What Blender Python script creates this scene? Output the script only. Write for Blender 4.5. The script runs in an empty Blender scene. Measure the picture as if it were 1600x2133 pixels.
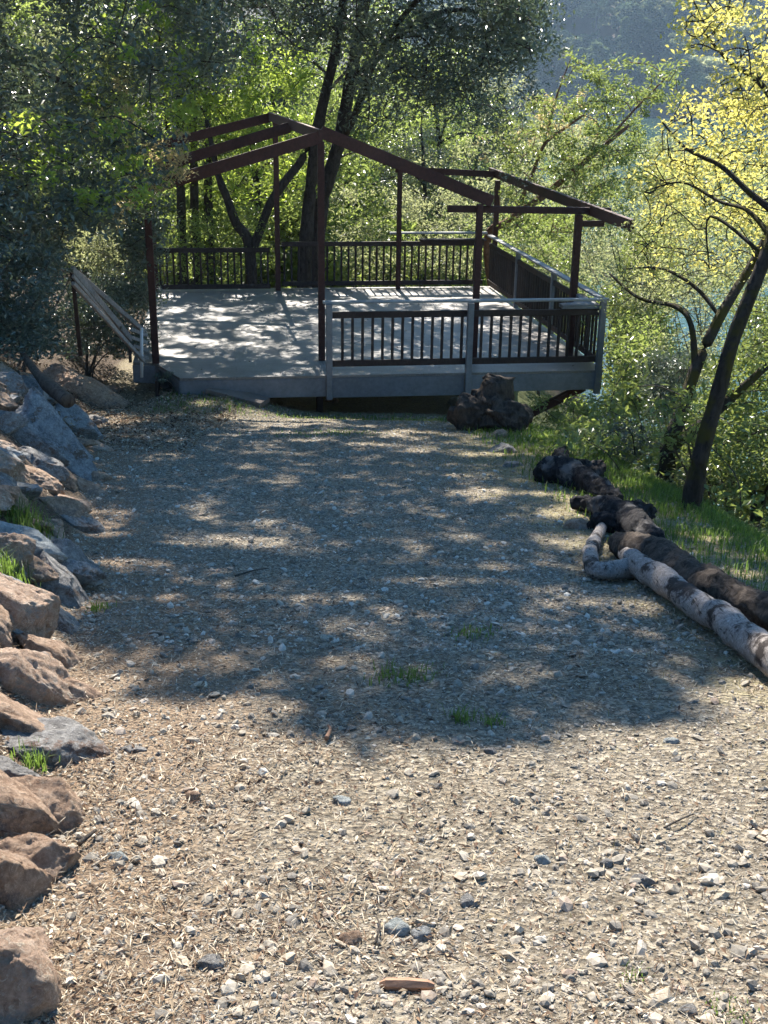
import bpy, math, random
import numpy as np
from mathutils import Vector
rad = math.radians
rng = np.random.default_rng(7)
random.seed(7)
col = bpy.context.scene.collection
sc = bpy.context.scene

# ------------------------------------------------------------------ camera
CAM = np.array([0.0, 0.0, 1.55]); PITCH = .356; ROLL = .015; FPX = 2400.0; CX, CY = 800.0, 1066.5
FW = np.array([0, math.cos(PITCH), -math.sin(PITCH)]); _u = np.array([0, math.sin(PITCH), math.cos(PITCH)]); _r = np.array([1.0, 0, 0])
RT = _r*math.cos(ROLL)+_u*math.sin(ROLL); UP = -_r*math.sin(ROLL)+_u*math.cos(ROLL)
cam_d = bpy.data.cameras.new('camera'); cam = bpy.data.objects.new('camera', cam_d); col.objects.link(cam)
from mathutils import Matrix
M = Matrix(((RT[0], UP[0], -FW[0], CAM[0]), (RT[1], UP[1], -FW[1], CAM[1]), (RT[2], UP[2], -FW[2], CAM[2]), (0, 0, 0, 1)))
cam.matrix_world = M
cam_d.sensor_fit = 'VERTICAL'; cam_d.sensor_height = 36.0; cam_d.lens = FPX*36.0/2133.0
cam_d.clip_start = .05; cam_d.clip_end = 3000
sc.camera = cam
# ------------------------------------------------------------------ light
SUN_EL = rad(42.5); SUN_AZ = math.atan2(-.157, .988)       # azimuth measured from +Y towards +X
SUN = np.array([math.sin(SUN_AZ)*math.cos(SUN_EL), math.cos(SUN_AZ)*math.cos(SUN_EL), math.sin(SUN_EL)])
w = bpy.data.worlds.new('World'); sc.world = w; w.use_nodes = True
nt = w.node_tree; nt.nodes.clear()
sky = nt.nodes.new('ShaderNodeTexSky'); sky.sky_type = 'NISHITA'; sky.sun_disc = False
sky.sun_elevation = SUN_EL; sky.sun_rotation = SUN_AZ; sky.air_density = 1.3; sky.dust_density = .3; sky.ozone_density = 2.0
bg = nt.nodes.new('ShaderNodeBackground'); bg.inputs[1].default_value = .068
wo = nt.nodes.new('ShaderNodeOutputWorld'); hs = nt.nodes.new('ShaderNodeHueSaturation'); hs.inputs['Saturation'].default_value = 1.35; nt.links.new(sky.outputs[0], hs.inputs['Color']); nt.links.new(hs.outputs[0], bg.inputs[0]); nt.links.new(bg.outputs[0], wo.inputs[0])
sl = bpy.data.lights.new('sun', 'SUN'); sl.energy = 5.0; sl.angle = rad(.53); sl.color = (1, .94, .84)
so = bpy.data.objects.new('sun', sl); col.objects.link(so); so.location = (0, 0, 30)
so.rotation_euler = Vector(SUN).to_track_quat('Z', 'Y').to_euler()
sc.view_settings.view_transform = 'Standard'; sc.view_settings.look = 'None'; sc.view_settings.gamma = 1
sc.view_settings.exposure = 1.6
sc.cycles.max_bounces = 8; sc.cycles.transmission_bounces = 6; sc.cycles.diffuse_bounces = 4; sc.cycles.glossy_bounces = 3
sc.cycles.use_adaptive_sampling = True; sc.cycles.adaptive_threshold = .02; sc.cycles.sample_clamp_indirect = 6
try: sc.cycles.use_denoising = True
except Exception: pass

# ------------------------------------------------------------------ numpy noise
def _h(ix, iy, s):
    n = (ix*374761393+iy*668265263+s*982451653) & 0xffffffff
    n = ((n ^ (n >> 13))*1274126177) & 0xffffffff
    return ((n ^ (n >> 16)) & 0xffff)/65535.0
def vn(x, y, s=0):
    x = np.asarray(x, float); y = np.asarray(y, float)
    ix = np.floor(x).astype(np.int64); iy = np.floor(y).astype(np.int64); fx = x-ix; fy = y-iy
    fx = fx*fx*(3-2*fx); fy = fy*fy*(3-2*fy)
    a = _h(ix, iy, s); b = _h(ix+1, iy, s); c = _h(ix, iy+1, s); d = _h(ix+1, iy+1, s)
    return (a*(1-fx)+b*fx)*(1-fy)+(c*(1-fx)+d*fx)*fy
def fbm(x, y, s=0, o=4):
    r = 0; a = .5
    for k in range(o): r = r+a*vn(x*2**k, y*2**k, s+k); a *= .5
    return r-.47
def sm(e0, e1, x):
    t = np.clip((x-e0)/(e1-e0), 0, 1); return t*t*(3-2*t)

# ------------------------------------------------------------------ terrain
YL = [-8, 0, 2.4, 4.15, 5.7, 8, 12, 14, 16.6, 24, 60, 400]
XL = [-.7, -.75, -.88, -1.30, -1.58, -2.15, -3.1, -3.6, -4.1, -4.8, -9, -60]
YR = [-8, 0, 4.3, 8, 13.6, 17, 24, 45, 400]
XR = [4, 3.6, 2.75, 2.2, 1.7, 1.25, 1.5, 3.0, 4]
WATER_Z = -7.0
def terrain(x, y, fine=True):
    x = np.asarray(x, float); y = np.asarray(y, float)
    z = np.where(y < 15.5, -.17*y-.08*sm(11, 15.5, y)-.16*sm(13.8, 15.7, y)*sm(-2.0, -.9, x), -2.715-.07*(y-15.5)-.16*sm(-2.0, -.9, x))+.13*sm(-1.5, -2.3, x)*sm(14.4, 15.6, y)*sm(-3.6, -3.0, x)*sm(17.5, 16.5, y)-.45*sm(16.0, 17.2, y)*sm(-2.6, -1.8, x)
    z = np.where(y > 48, -2.735-.45-.07*32.5-.35*(y-48), z)
    d = np.interp(y, YL, XL)-x
    k = np.interp(y, [0, 12, 15, 30], [.95, .85, .5, .45])
    dl = np.maximum(d, 0)
    z = z+k*(np.sqrt(np.minimum(dl, 1.3)**2+.01)-.1)+.33*np.clip(dl-1.3, 0, 30)
    dr = np.maximum(x-np.interp(y, YR, XR), 0)
    z = z-.78*(np.sqrt(dr**2+.16)-.4)
    z = np.maximum(z, -9.5)
    # the far side of the river
    far = np.maximum(y-375+12*fbm(x/40, y*0, 5), 0)
    z = np.where(far > 0, -9+np.minimum(far*.5, 150)+ (12*fbm(x/28, y/28, 3)*np.minimum(far/40, 1)), z)
    if fine:
        near = (y < 60)
        amp = np.where(near, 1, 0)
        z = z+amp*(.10*fbm(x/1.7, y/1.7, 11, 3)*np.clip(1+dr+dl, 1, 3)*.8+.034*fbm(x/.16, y/.16, 21, 4))
    return z
def ray(px, py): return FW+RT*(px-CX)/FPX-UP*(py-CY)/FPX
def at(px, py, Y):
    d = ray(px, py); return CAM+d*(Y/d[1])
def proj(P):
    d = np.asarray(P)-CAM; z = d@FW; return CX+FPX*(d@RT)/z, CY-FPX*(d@UP)/z
def hit(px, py, y0=1.2, y1=70):
    d = ray(px, py); d = d/d[1]; Y = y0
    while Y < y1:
        p = CAM+d*Y
        if p[2] < terrain(p[0], p[1]):
            lo = Y-max(.03, .01*Y); hi = Y
            for _ in range(12):
                m = (lo+hi)/2; p = CAM+d*m
                if p[2] < terrain(p[0], p[1]): hi = m
                else: lo = m
            return CAM+d*hi
        Y += max(.03, .01*Y)
    return CAM+d*y1

# ------------------------------------------------------------------ object helpers
def tag(o, label=None, cat=None, group=None, kind=None):
    if label: o['label'] = label
    if cat: o['category'] = cat
    if group: o['group'] = group
    if kind: o['kind'] = kind
    return o
def empty(name, loc=(0, 0, 0)):
    o = bpy.data.objects.new(name, None); col.objects.link(o); o.location = loc; o.empty_display_size = .2; return o
def mesh_np(name, V, F, mat, parent=None, tint=None, smooth=False, attrs=None, link=True):
    """V (n,3); F list of (m,k) arrays"""
    V = np.asarray(V, np.float32)
    if parent is not None: V = V-np.array(parent.location, np.float32)
    if not isinstance(F, list): F = [F]
    F = [np.asarray(f, np.int32) for f in F if len(f)]
    me = bpy.data.meshes.new(name)
    nl = sum(f.size for f in F); nf = sum(len(f) for f in F)
    me.vertices.add(len(V)); me.vertices.foreach_set('co', V.ravel())
    me.loops.add(nl); me.loops.foreach_set('vertex_index', np.concatenate([f.ravel() for f in F]))
    me.polygons.add(nf)
    tot = np.concatenate([np.full(len(f), f.shape[1], np.int32) for f in F])
    st = np.concatenate([[0], np.cumsum(tot)[:-1]]).astype(np.int32)
    me.polygons.foreach_set('loop_start', st)
    try: me.polygons.foreach_set('loop_total', tot)
    except Exception: pass
    me.update(calc_edges=True)
    me.polygons.foreach_set('use_smooth', np.full(nf, smooth))
    if tint is not None:
        a = me.attributes.new('tint', 'FLOAT', 'POINT'); a.data.foreach_set('value', np.asarray(tint, np.float32))
    for k, v in (attrs or {}).items():
        a = me.attributes.new(k, 'FLOAT', 'POINT'); a.data.foreach_set('value', np.asarray(v, np.float32))
    if mat: me.materials.append(mat)
    o = bpy.data.objects.new(name, me)
    if link: col.objects.link(o)
    if parent is not None: o.parent = parent
    return o
def crumple(V, amp, freq, seed=1, ridge=True):
    V = np.asarray(V, float); x, y, z = (V*freq).T
    D = []
    for k in range(3):
        a = fbm(x+z*.7+k*31+seed, y-z*.5+k*17, seed+k, 4)+fbm(y+x*.3+k*9, z+seed+k*5, seed+7+k, 4)
        D.append(a)
    D = np.array(D).T
    if ridge: D = np.sign(D)*np.abs(D)**.7
    return V+D*amp
class MB:
    def __init__(s): s.V = []; s.F4 = []; s.F3 = []; s.T = []; s.n = 0
    def add(s, V, F4=None, F3=None, t=.5):
        V = np.asarray(V, float).reshape(-1, 3); s.V.append(V)
        if F4 is not None and len(F4): s.F4.append(np.asarray(F4)+s.n)
        if F3 is not None and len(F3): s.F3.append(np.asarray(F3)+s.n)
        s.T.append(np.full(len(V), t) if np.isscalar(t) else np.asarray(t)); s.n += len(V)
    def box(s, a, b, w, h, up=(0, 0, 1), t=None, ch=.006):
        """beam from a to b, width w (sideways) and height h (along up)"""
        a = np.array(a, float); b = np.array(b, float); d = b-a; L = np.linalg.norm(d); d = d/L
        up = np.array(up, float); sd = np.cross(d, up); sd /= np.linalg.norm(sd); u = np.cross(sd, d)
        ch = min(ch, w*.2, h*.2)
        prof = [(-w/2+ch, -h/2), (w/2-ch, -h/2), (w/2, -h/2+ch), (w/2, h/2-ch), (w/2-ch, h/2), (-w/2+ch, h/2), (-w/2, h/2-ch), (-w/2, -h/2+ch)]
        V = [p+sd*x+u*y for p in (a, b) for x, y in prof]
        F4 = [(i, (i+1) % 8, 8+(i+1) % 8, 8+i) for i in range(8)]
        F4 += [(0, 7, 6, 1), (1, 6, 5, 2), (2, 5, 4, 3), (8, 9, 14, 15), (9, 10, 13, 14), (10, 11, 12, 13)]
        s.add(V, F4, t=random.random() if t is None else t); return s
    def tube(s, P, R, n=8, t=.5, noise=0, seed=0, cap=True, fr=6):
        P = np.asarray(P, float); R = np.asarray(R, float); m = len(P)
        T = np.gradient(P, axis=0); T /= np.linalg.norm(T, axis=1)[:, None]+1e-9
        ref = np.array([.13, .31, .94]); ref = np.where(abs(T@ref)[:, None] > .95, np.array([1, 0, 0.]), ref)
        A = np.cross(T, ref); A /= np.linalg.norm(A, axis=1)[:, None]+1e-9
        B = np.cross(T, A); th = np.arange(n)*2*math.pi/n
        rr = np.ones((m, n))
        if noise:
            L = np.concatenate([[0], np.cumsum(np.linalg.norm(np.diff(P, axis=0), axis=1))])
            rr = 1+noise*(fbm(L[:, None]*fr*.6+seed*7.7, np.cos(th)[None, :]*1.6+seed, seed)+fbm(L[:, None]*fr*.6, np.sin(th)[None, :]*1.6+seed*3, seed+9))
        V = P[:, None, :]+(A[:, None, :]*np.cos(th)[None, :, None]+B[:, None, :]*np.sin(th)[None, :, None])*(R[:, None]*rr)[:, :, None]
        i = np.arange(m-1)[:, None]*n; j = np.arange(n)[None, :]; j2 = (j+1) % n
        F = np.stack([i+j, i+j2, i+n+j2, i+n+j], -1).reshape(-1, 4)
        V = V.reshape(-1, 3); F3 = []
        if cap:
            V = np.vstack([V, P[0], P[-1]]); k = m*n
            F3 = [(k, (q+1) % n, q) for q in range(n)]+[(k+1, (m-1)*n+q, (m-1)*n+(q+1) % n) for q in range(n)]
        s.add(V, F, F3, t); return s
    def build(s, name, mat, parent=None, smooth=False):
        V = np.vstack(s.V); F = []
        if s.F4: F.append(np.vstack(s.F4))
        if s.F3: F.append(np.vstack(s.F3))
        return mesh_np(name, V, F, mat, parent, np.concatenate(s.T), smooth)
def spline(P, R=None, n=6, jit=0, seed=1):
    P = np.asarray(P, float); m = len(P); t = np.linspace(0, m-1, (m-1)*n+1); out = []
    for x in t:
        i = min(int(x), m-2); f = x-i
        p0 = P[max(i-1, 0)]; p1 = P[i]; p2 = P[i+1]; p3 = P[min(i+2, m-1)]
        out.append(.5*((2*p1)+(-p0+p2)*f+(2*p0-5*p1+4*p2-p3)*f*f+(-p0+3*p1-3*p2+p3)*f**3))
    out = np.array(out)
    if jit:
        r = np.random.default_rng(seed); j = r.normal(0, jit, out.shape); j[0] = 0; out = out+j
    return (out, np.interp(t, np.arange(m), R)) if R is not None else out

# ------------------------------------------------------------------ materials
def newmat(name):
    m = bpy.data.materials.new(name); m.use_nodes = True; n = m.node_tree; n.nodes.clear()
    return m, n
def N(n, t, **kw):
    x = n.nodes.new(t)
    for k, v in kw.items():
        if k.startswith('i_'):
            x.inputs[k[2:].replace('_', ' ')].default_value = v
        else: setattr(x, k, v)
    return x
def ramp(n, src, stops):
    r = n.nodes.new('ShaderNodeValToRGB'); e = r.color_ramp.elements
    while len(e) < len(stops): e.new(.5)
    for el, (p, c) in zip(e, stops): el.position = p; el.color = (*c, 1)
    n.links.new(src, r.inputs[0]); return r.outputs[0]
def mixc(n, fac, a, b, mode='MIX'):
    x = n.nodes.new('ShaderNodeMix'); x.data_type = 'RGBA'; x.blend_type = mode
    for s, v in ((0, fac), (6, a), (7, b)):
        if hasattr(v, 'is_output') or isinstance(v, bpy.types.NodeSocket): n.links.new(v, x.inputs[s])
        elif isinstance(v, (int, float)): x.inputs[s].default_value = v
        else: x.inputs[s].default_value = (*v, 1)
    return x.outputs[2]
def coords(n, scale=(1, 1, 1), obj=True, geo=False):
    if geo: c = N(n, 'ShaderNodeNewGeometry').outputs['Position']
    else: c = N(n, 'ShaderNodeTexCoord').outputs['Object' if obj else 'Generated']
    mp = N(n, 'ShaderNodeMapping'); mp.inputs['Scale'].default_value = scale; n.links.new(c, mp.inputs[0]); return mp.outputs[0]
def noise(n, vec, scale, det=6, rough=.6, dist=0):
    x = N(n, 'ShaderNodeTexNoise', i_Scale=scale, i_Detail=det, i_Roughness=rough, i_Distortion=dist); n.links.new(vec, x.inputs['Vector']); return x.outputs[0]
def finish(n, base, rough=.8, bump=None, bs=.4, bd=.02, spec=.3, extra=None):
    p = N(n, 'ShaderNodeBsdfPrincipled'); p.inputs['Specular IOR Level'].default_value = spec
    if isinstance(base, tuple): p.inputs['Base Color'].default_value = (*base, 1)
    else: n.links.new(base, p.inputs['Base Color'])
    if isinstance(rough, float): p.inputs['Roughness'].default_value = rough
    else: n.links.new(rough, p.inputs['Roughness'])
    if bump is not None:
        b = N(n, 'ShaderNodeBump', i_Strength=bs, i_Distance=bd); n.links.new(bump, b.inputs['Height']); n.links.new(b.outputs[0], p.inputs['Normal'])
    o = N(n, 'ShaderNodeOutputMaterial'); n.links.new(p.outputs[0], o.inputs[0]); return p
def tintn(n, name='tint'): return N(n, 'ShaderNodeAttribute', attribute_name=name).outputs['Fac']

def mat_wood(name, dark, light, grain=(2, 2, 30), rough=.75, spec=.3, axis=None, tv=.3):
    m, n = newmat(name); v = coords(n, (1, 1, 1))
    big = noise(n, v, 1.7, 4); g = noise(n, coords(n, grain), 6, 8, .7)
    c = ramp(n, g, [(.3, dark), (.7, light)])
    c = mixc(n, .35, c, ramp(n, big, [(.35, tuple(x*.6 for x in dark)), (.65, light)]))
    t = ramp(n, tintn(n), [(0, (1-tv,)*3), (1, (1.0,)*3)]); c = mixc(n, 1.0, c, t, 'MULTIPLY')
    finish(n, c, rough, g, .35, .006, spec); return m
GRAY = mat_wood('grey_paint', (.20, .205, .22), (.34, .345, .365), (3, 3, 3), .6)
CAPW = mat_wood('grey_rail_paint', (.30, .30, .31), (.48, .47, .46), (3, 3, 3), .6)
RED = mat_wood('redwood_stain', (.045, .018, .016), (.125, .050, .042), (4, 4, 4), .65)
DARKW = mat_wood('dark_brown_stain', (.035, .022, .02), (.10, .066, .055), (5, 5, 2), .7)
OLDW = mat_wood('weathered_boards', (.17, .155, .15), (.50, .46, .44), (5, 5, 5), .8)
PLANKM = mat_wood('pale_plank', (.22, .17, .14), (.46, .38, .32), (2, 12, 2), .8)
ORW = mat_wood('split_wood', (.18, .085, .05), (.46, .27, .17), (4, 20, 4), .75)
def mat_deck():
    m, n = newmat('deck_boards'); v = coords(n)
    br = N(n, 'ShaderNodeTexBrick', offset=.5); n.links.new(v, br.inputs['Vector'])
    for k, x in (('Scale', 1.0), ('Mortar Size', .014), ('Brick Width', 2.44), ('Row Height', 1.22), ('Mortar Smooth', .3)): br.inputs[k].default_value = x
    br.inputs['Color1'].default_value = (.20, .18, .165, 1); br.inputs['Color2'].default_value = (.25, .225, .205, 1); br.inputs['Mortar'].default_value = (.07, .06, .06, 1)
    st = noise(n, v, 2.2, 8, .7, .6); c = mixc(n, .6, br.outputs[0], ramp(n, st, [(.3, (.11, .095, .085)), (.5, (.22, .20, .185)), (.72, (.34, .315, .295))]))
    dk = noise(n, v, .9, 6, .65, .8); c = mixc(n, .55, c, ramp(n, dk, [(.35, (.10, .088, .08)), (.6, (.33, .30, .275))]))
    ln = N(n, 'ShaderNodeTexBrick', offset=.35); n.links.new(v, ln.inputs['Vector'])
    for k, x in (('Scale', 1.0), ('Mortar Size', .005), ('Brick Width', 3.66), ('Row Height', .305)): ln.inputs[k].default_value = x
    ln.inputs['Color1'].default_value = (.88, .88, .88, 1); ln.inputs['Color2'].default_value = (1, 1, 1, 1); ln.inputs['Mortar'].default_value = (.3, .28, .26, 1)
    c = mixc(n, .9, c, ln.outputs[0], 'MULTIPLY'); c = mixc(n, 1.0, c, (.84, .81, .78), 'MULTIPLY'); fn = noise(n, v, 45, 6, .7); c = mixc(n, .25, c, ramp(n, fn, [(.35, (.15, .12, .10)), (.6, (.5, .48, .46))]))
    finish(n, c, .5, fn, .3, .004, .45); return m
DECKM = mat_deck()
def mat_leaf(name, a, b, tr, trf=.45, rough=.38, gl=.5):
    m, n = newmat(name); t = tintn(n)
    c = ramp(n, t, [(0, a), (1, b)]); c2 = ramp(n, t, [(0, tuple(x*.6 for x in tr)), (1, tr)])
    p = N(n, 'ShaderNodeBsdfPrincipled', i_Roughness=rough); p.inputs['Specular IOR Level'].default_value = gl; n.links.new(c, p.inputs['Base Color'])
    q = N(n, 'ShaderNodeBsdfTranslucent'); n.links.new(c2, q.inputs[0])
    x = N(n, 'ShaderNodeMixShader'); x.inputs[0].default_value = trf; n.links.new(p.outputs[0], x.inputs[1]); n.links.new(q.outputs[0], x.inputs[2])
    o = N(n, 'ShaderNodeOutputMaterial'); n.links.new(x.outputs[0], o.inputs[0]); return m
LOAK = mat_leaf('oak_leaf', (.08, .10, .085), (.17, .20, .15), (.14, .19, .09), .25, .33, .6)
LBAY = mat_leaf('bay_leaf', (.065, .10, .035), (.15, .19, .07), (.50, .62, .15), .5, .35, .6)
LOLV = mat_leaf('olive_leaf', (.09, .11, .055), (.21, .23, .13), (.55, .58, .27), .5, .5, .4)
LYEL = mat_leaf('young_yellow_leaf', (.36, .34, .09), (.62, .56, .15), (.97, .88, .24), .5, .5, .35)
LAMB = mat_leaf('amber_leaf', (.28, .23, .10), (.55, .44, .24), (.95, .76, .38), .5, .5, .35)
LBRT = mat_leaf('bright_bay_leaf', (.07, .12, .03), (.16, .23, .05), (.62, .78, .12), .55, .32, .55)
LSUN = mat_leaf('sunny_leaf', (.13, .155, .06), (.30, .32, .13), (.62, .66, .22), .48, .5, .35)
LMAD = mat_leaf('madrone_leaf', (.06, .10, .035), (.15, .21, .08), (.42, .50, .12), .42, .3, .6)
def mat_far():
    m, n = newmat('far_leaf'); oi = N(n, 'ShaderNodeObjectInfo')
    c = ramp(n, oi.outputs['Random'], [(0, (.05, .08, .05)), (.35, (.12, .16, .08)), (.6, (.24, .27, .13)), (.8, (.42, .43, .22)), (1, (.32, .25, .17))])
    c = mixc(n, 1.0, c, ramp(n, tintn(n), [(0, (.5,)*3), (1, (1.25,)*3)]), 'MULTIPLY')
    d = N(n, 'ShaderNodeBsdfDiffuse'); n.links.new(c, d.inputs[0]); q = N(n, 'ShaderNodeBsdfTranslucent'); n.links.new(c, q.inputs[0])
    x = N(n, 'ShaderNodeMixShader'); x.inputs[0].default_value = .5; n.links.new(d.outputs[0], x.inputs[1]); n.links.new(q.outputs[0], x.inputs[2])
    o = N(n, 'ShaderNodeOutputMaterial'); n.links.new(x.outputs[0], o.inputs[0]); return m
LFAR = mat_far()
GRASSM = mat_leaf('grass_blade', (.04, .085, .02), (.13, .20, .045), (.26, .40, .07), .45, .5, .3)
DRYM = mat_leaf('dry_grass_blade', (.22, .17, .08), (.45, .37, .20), (.45, .38, .18), .35, .7, .2)
def mat_bark(name, a, b, moss=None, ma=.5, scale=1.0):
    m, n = newmat(name); v = coords(n, (1, 1, .35)); g = noise(n, v, 22*scale, 10, .75, .8); c = ramp(n, g, [(.35, a), (.68, b)])
    if moss:
        mm = noise(n, coords(n), 5, 6, .6); c = mixc(n, ramp(n, mm, [(ma-.04, (0, 0, 0)), (ma+.06, (1, 1, 1))]), c, moss)
    finish(n, c, .9, g, .9, .03, .15); return m
BARK = mat_bark('dark_bark', (.025, .02, .018), (.11, .09, .08))
BARKM = mat_bark('mossy_bark', (.018, .015, .013), (.07, .058, .05), (.06, .052, .014), .52)
BARKR = mat_bark('madrone_bark', (.10, .05, .035), (.28, .17, .12))
BARKL = mat_bark('log_bark', (.02, .015, .012), (.16, .125, .10), None, .5, 1.2)
CHAR = mat_bark('charred_wood', (.006, .006, .007), (.055, .05, .052), (.16, .145, .135), .60, .8)
STUMPM = mat_bark('stump_wood', (.035, .026, .022), (.15, .115, .09), None, .5, .8)
TWIG = mat_bark('twig_bark', (.05, .04, .035), (.14, .12, .10))
def mat_drift():
    m, n = newmat('driftwood'); v = coords(n); g = noise(n, v, 26, 10, .8, 2.5); b = noise(n, v, 4.5, 7, .7)
    c = ramp(n, g, [(.3, (.09, .07, .06)), (.5, (.30, .26, .235)), (.72, (.56, .51, .47))])
    ck_ = noise(n, coords(n, (1, .12, 1)), 38, 6, .7); c = mixc(n, 1.0, c, ramp(n, ck_, [(.36, (.18,)*3), (.43, (1,)*3)]), 'MULTIPLY')
    c = mixc(n, ramp(n, b, [(.54, (0, 0, 0)), (.60, (1, 1, 1))]), c, (.045, .035, .032))
    c = mixc(n, ramp(n, tintn(n), [(0, (1, 1, 1)), (.3, (0, 0, 0))]), c, (.025, .02, .018))
    finish(n, c, .8, g, .6, .015, .2); return m
DRIFT = mat_drift()
def mat_rock(name, a, b, c3, speck=.0, lich=None, bs=.8):
    m, n = newmat(name); v = coords(n); big = noise(n, v, 2.4, 6, .6, .7); fine = noise(n, v, 60, 8, .8)
    mid = noise(n, v, 14, 8, .7)
    c = ramp(n, big, [(.3, a), (.5, b), (.7, c3)])
    c = mixc(n, .55, c, ramp(n, fine, [(.36, tuple(x*.35 for x in a)), (.5, b), (.64, tuple(min(1, x*1.5) for x in c3))]))
    c = mixc(n, .5, c, ramp(n, mid, [(.35, tuple(x*.5 for x in a)), (.6, c3)]))
    if lich: c = mixc(n, ramp(n, noise(n, v, 6, 8, .7), [(.56, (0, 0, 0)), (.62, (1, 1, 1))]), c, lich)
    gr_ = noise(n, v, 34, 10, .85, 1.2)
    c = mixc(n, ramp(n, gr_, [(.54, (0, 0, 0)), (.62, (.85,)*3)]), c, tuple(min(.85, x*1.35) for x in c3))
    c = mixc(n, ramp(n, gr_, [(.34, (.85,)*3), (.43, (0, 0, 0))]), c, tuple(x*.28 for x in a))
    vo = N(n, 'ShaderNodeTexVoronoi', i_Scale=5.0); vo.feature = 'DISTANCE_TO_EDGE'; n.links.new(v, vo.inputs['Vector'])
    crack = ramp(n, vo.outputs[0], [(0, (.3,)*3), (.03, (1,)*3)]); c = mixc(n, .18, c, crack, 'MULTIPLY')
    h = N(n, 'ShaderNodeMath', operation='MULTIPLY_ADD'); n.links.new(mid, h.inputs[0]); h.inputs[1].default_value = 1.6; n.links.new(gr_, h.inputs[2])
    finish(n, c, .85, h.outputs[0], 1.0, .035, .25); return m
RPINK = mat_rock('pink_granite', (.44, .24, .15), (.62, .41, .28), (.74, .56, .44), lich=(.42, .38, .34))
RBRN = mat_rock('brown_sandstone', (.34, .18, .11), (.54, .35, .23), (.68, .50, .37), lich=(.26, .20, .17))
RGRY = mat_rock('grey_rock', (.17, .16, .155), (.33, .31, .29), (.52, .49, .46), lich=(.24, .16, .12))
RBLU = mat_rock('blue_rock', (.20, .205, .21), (.36, .365, .37), (.54, .54, .53), lich=(.22, .16, .12))
RWHT = mat_rock('pale_rock', (.30, .33, .32), (.48, .51, .48), (.66, .68, .66))
def mat_pebble():
    m, n = newmat('gravel_stones'); t = tintn(n)
    c = ramp(n, t, [(0, (.085, .07, .055)), (.25, (.19, .16, .12)), (.5, (.30, .25, .185)), (.68, (.38, .30, .205)), (.85, (.46, .41, .33)), (.95, (.34, .21, .13)), (1, (.62, .58, .50))])
    f = noise(n, coords(n), 120, 4, .7); c = mixc(n, .3, c, ramp(n, f, [(.3, (.08, .07, .06)), (.7, (.6, .56, .5))])); finish(n, c, .85, f, .4, .003, .25); return m
PEB = mat_pebble()
def mat_litter():
    m, n = newmat('dry_litter'); c = ramp(n, tintn(n), [(0, (.07, .04, .03)), (.4, (.22, .14, .085)), (.75, (.42, .33, .22)), (1, (.68, .60, .47))]); finish(n, c, .8, None, spec=.2); return m
LIT = mat_litter()
def mat_ground():
    m, n = newmat('driveway_ground'); v = coords(n, geo=True)
    n1 = noise(n, v, 1.1, 6, .65, .4); n2 = noise(n, v, 9, 8, .75); n3 = noise(n, v, 70, 6, .8)
    vo = N(n, 'ShaderNodeTexVoronoi', i_Scale=48.0); n.links.new(v, vo.inputs['Vector'])
    grav = ramp(n, vo.outputs['Color'], [(.1, (.06, .05, .038)), (.4, (.17, .14, .105)), (.7, (.34, .285, .21)), (.92, (.58, .51, .40))])
    grav = mixc(n, .5, grav, ramp(n, n3, [(.36, (.05, .04, .03)), (.5, (.22, .18, .13)), (.64, (.55, .48, .37))]))
    dirt = mixc(n, .5, ramp(n, n2, [(.3, (.13, .085, .055)), (.7, (.34, .25, .165))]), ramp(n, n3, [(.38, (.07, .045, .03)), (.62, (.48, .36, .25))]))
    straw = ramp(n, n2, [(.3, (.17, .14, .07)), (.7, (.38, .33, .19))])
    gr = ramp(n, n3, [(.3, (.04, .05, .018)), (.7, (.14, .15, .055))])
    def mask(name, k=1.6):
        a = N(n, 'ShaderNodeMath', operation='MULTIPLY_ADD'); n.links.new(n2, a.inputs[0]); a.inputs[1].default_value = k; n.links.new(tintn(n, name), a.inputs[2])
        b = N(n, 'ShaderNodeMath', operation='SUBTRACT', use_clamp=True); n.links.new(a.outputs[0], b.inputs[0]); b.inputs[1].default_value = k*.5+.25
        d = N(n, 'ShaderNodeMath', operation='MULTIPLY', use_clamp=True); n.links.new(b.outputs[0], d.inputs[0]); d.inputs[1].default_value = 1.8; return d.outputs[0]
    c = mixc(n, mask('dirt'), grav, dirt); c = mixc(n, mask('straw'), c, straw); c = mixc(n, mask('green'), c, gr); c = mixc(n, mask('soil', .8), c, ramp(n, n3, [(.35, (.035, .025, .018)), (.65, (.17, .125, .09))]))
    h = N(n, 'ShaderNodeMath', operation='MULTIPLY_ADD'); n.links.new(n3, h.inputs[0]); h.inputs[1].default_value = .7; n.links.new(vo.outputs['Distance'], h.inputs[2])
    finish(n, c, .9, h.outputs[0], .9, .02, .15); return m
GROUND = mat_ground()
def mat_water():
    m, n = newmat('green_water'); v = coords(n, (1, 1, 1), geo=True); b = noise(n, v, 1.3, 5, .6)
    c = ramp(n, noise(n, v, .02, 2), [(.3, (.018, .06, .04)), (.7, (.032, .09, .06))])
    p = finish(n, c, .12, b, .35, .15, .5); return m
WATER = mat_water()
def plain(name, c, r=.5):
    m, n = newmat(name); f = noise(n, coords(n), 30, 4); finish(n, mixc(n, .25, c, ramp(n, f, [(.3, tuple(x*.6 for x in c)), (.7, c)])), r, None); return m
PVC = plain('white_plastic', (.72, .73, .74), .4); BLK = plain('black_rubber', (.02, .02, .025), .5)
HILLM = mat_rock('hill_soil', (.03, .035, .02), (.06, .065, .04), (.10, .10, .06))
MTREE = {}

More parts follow.
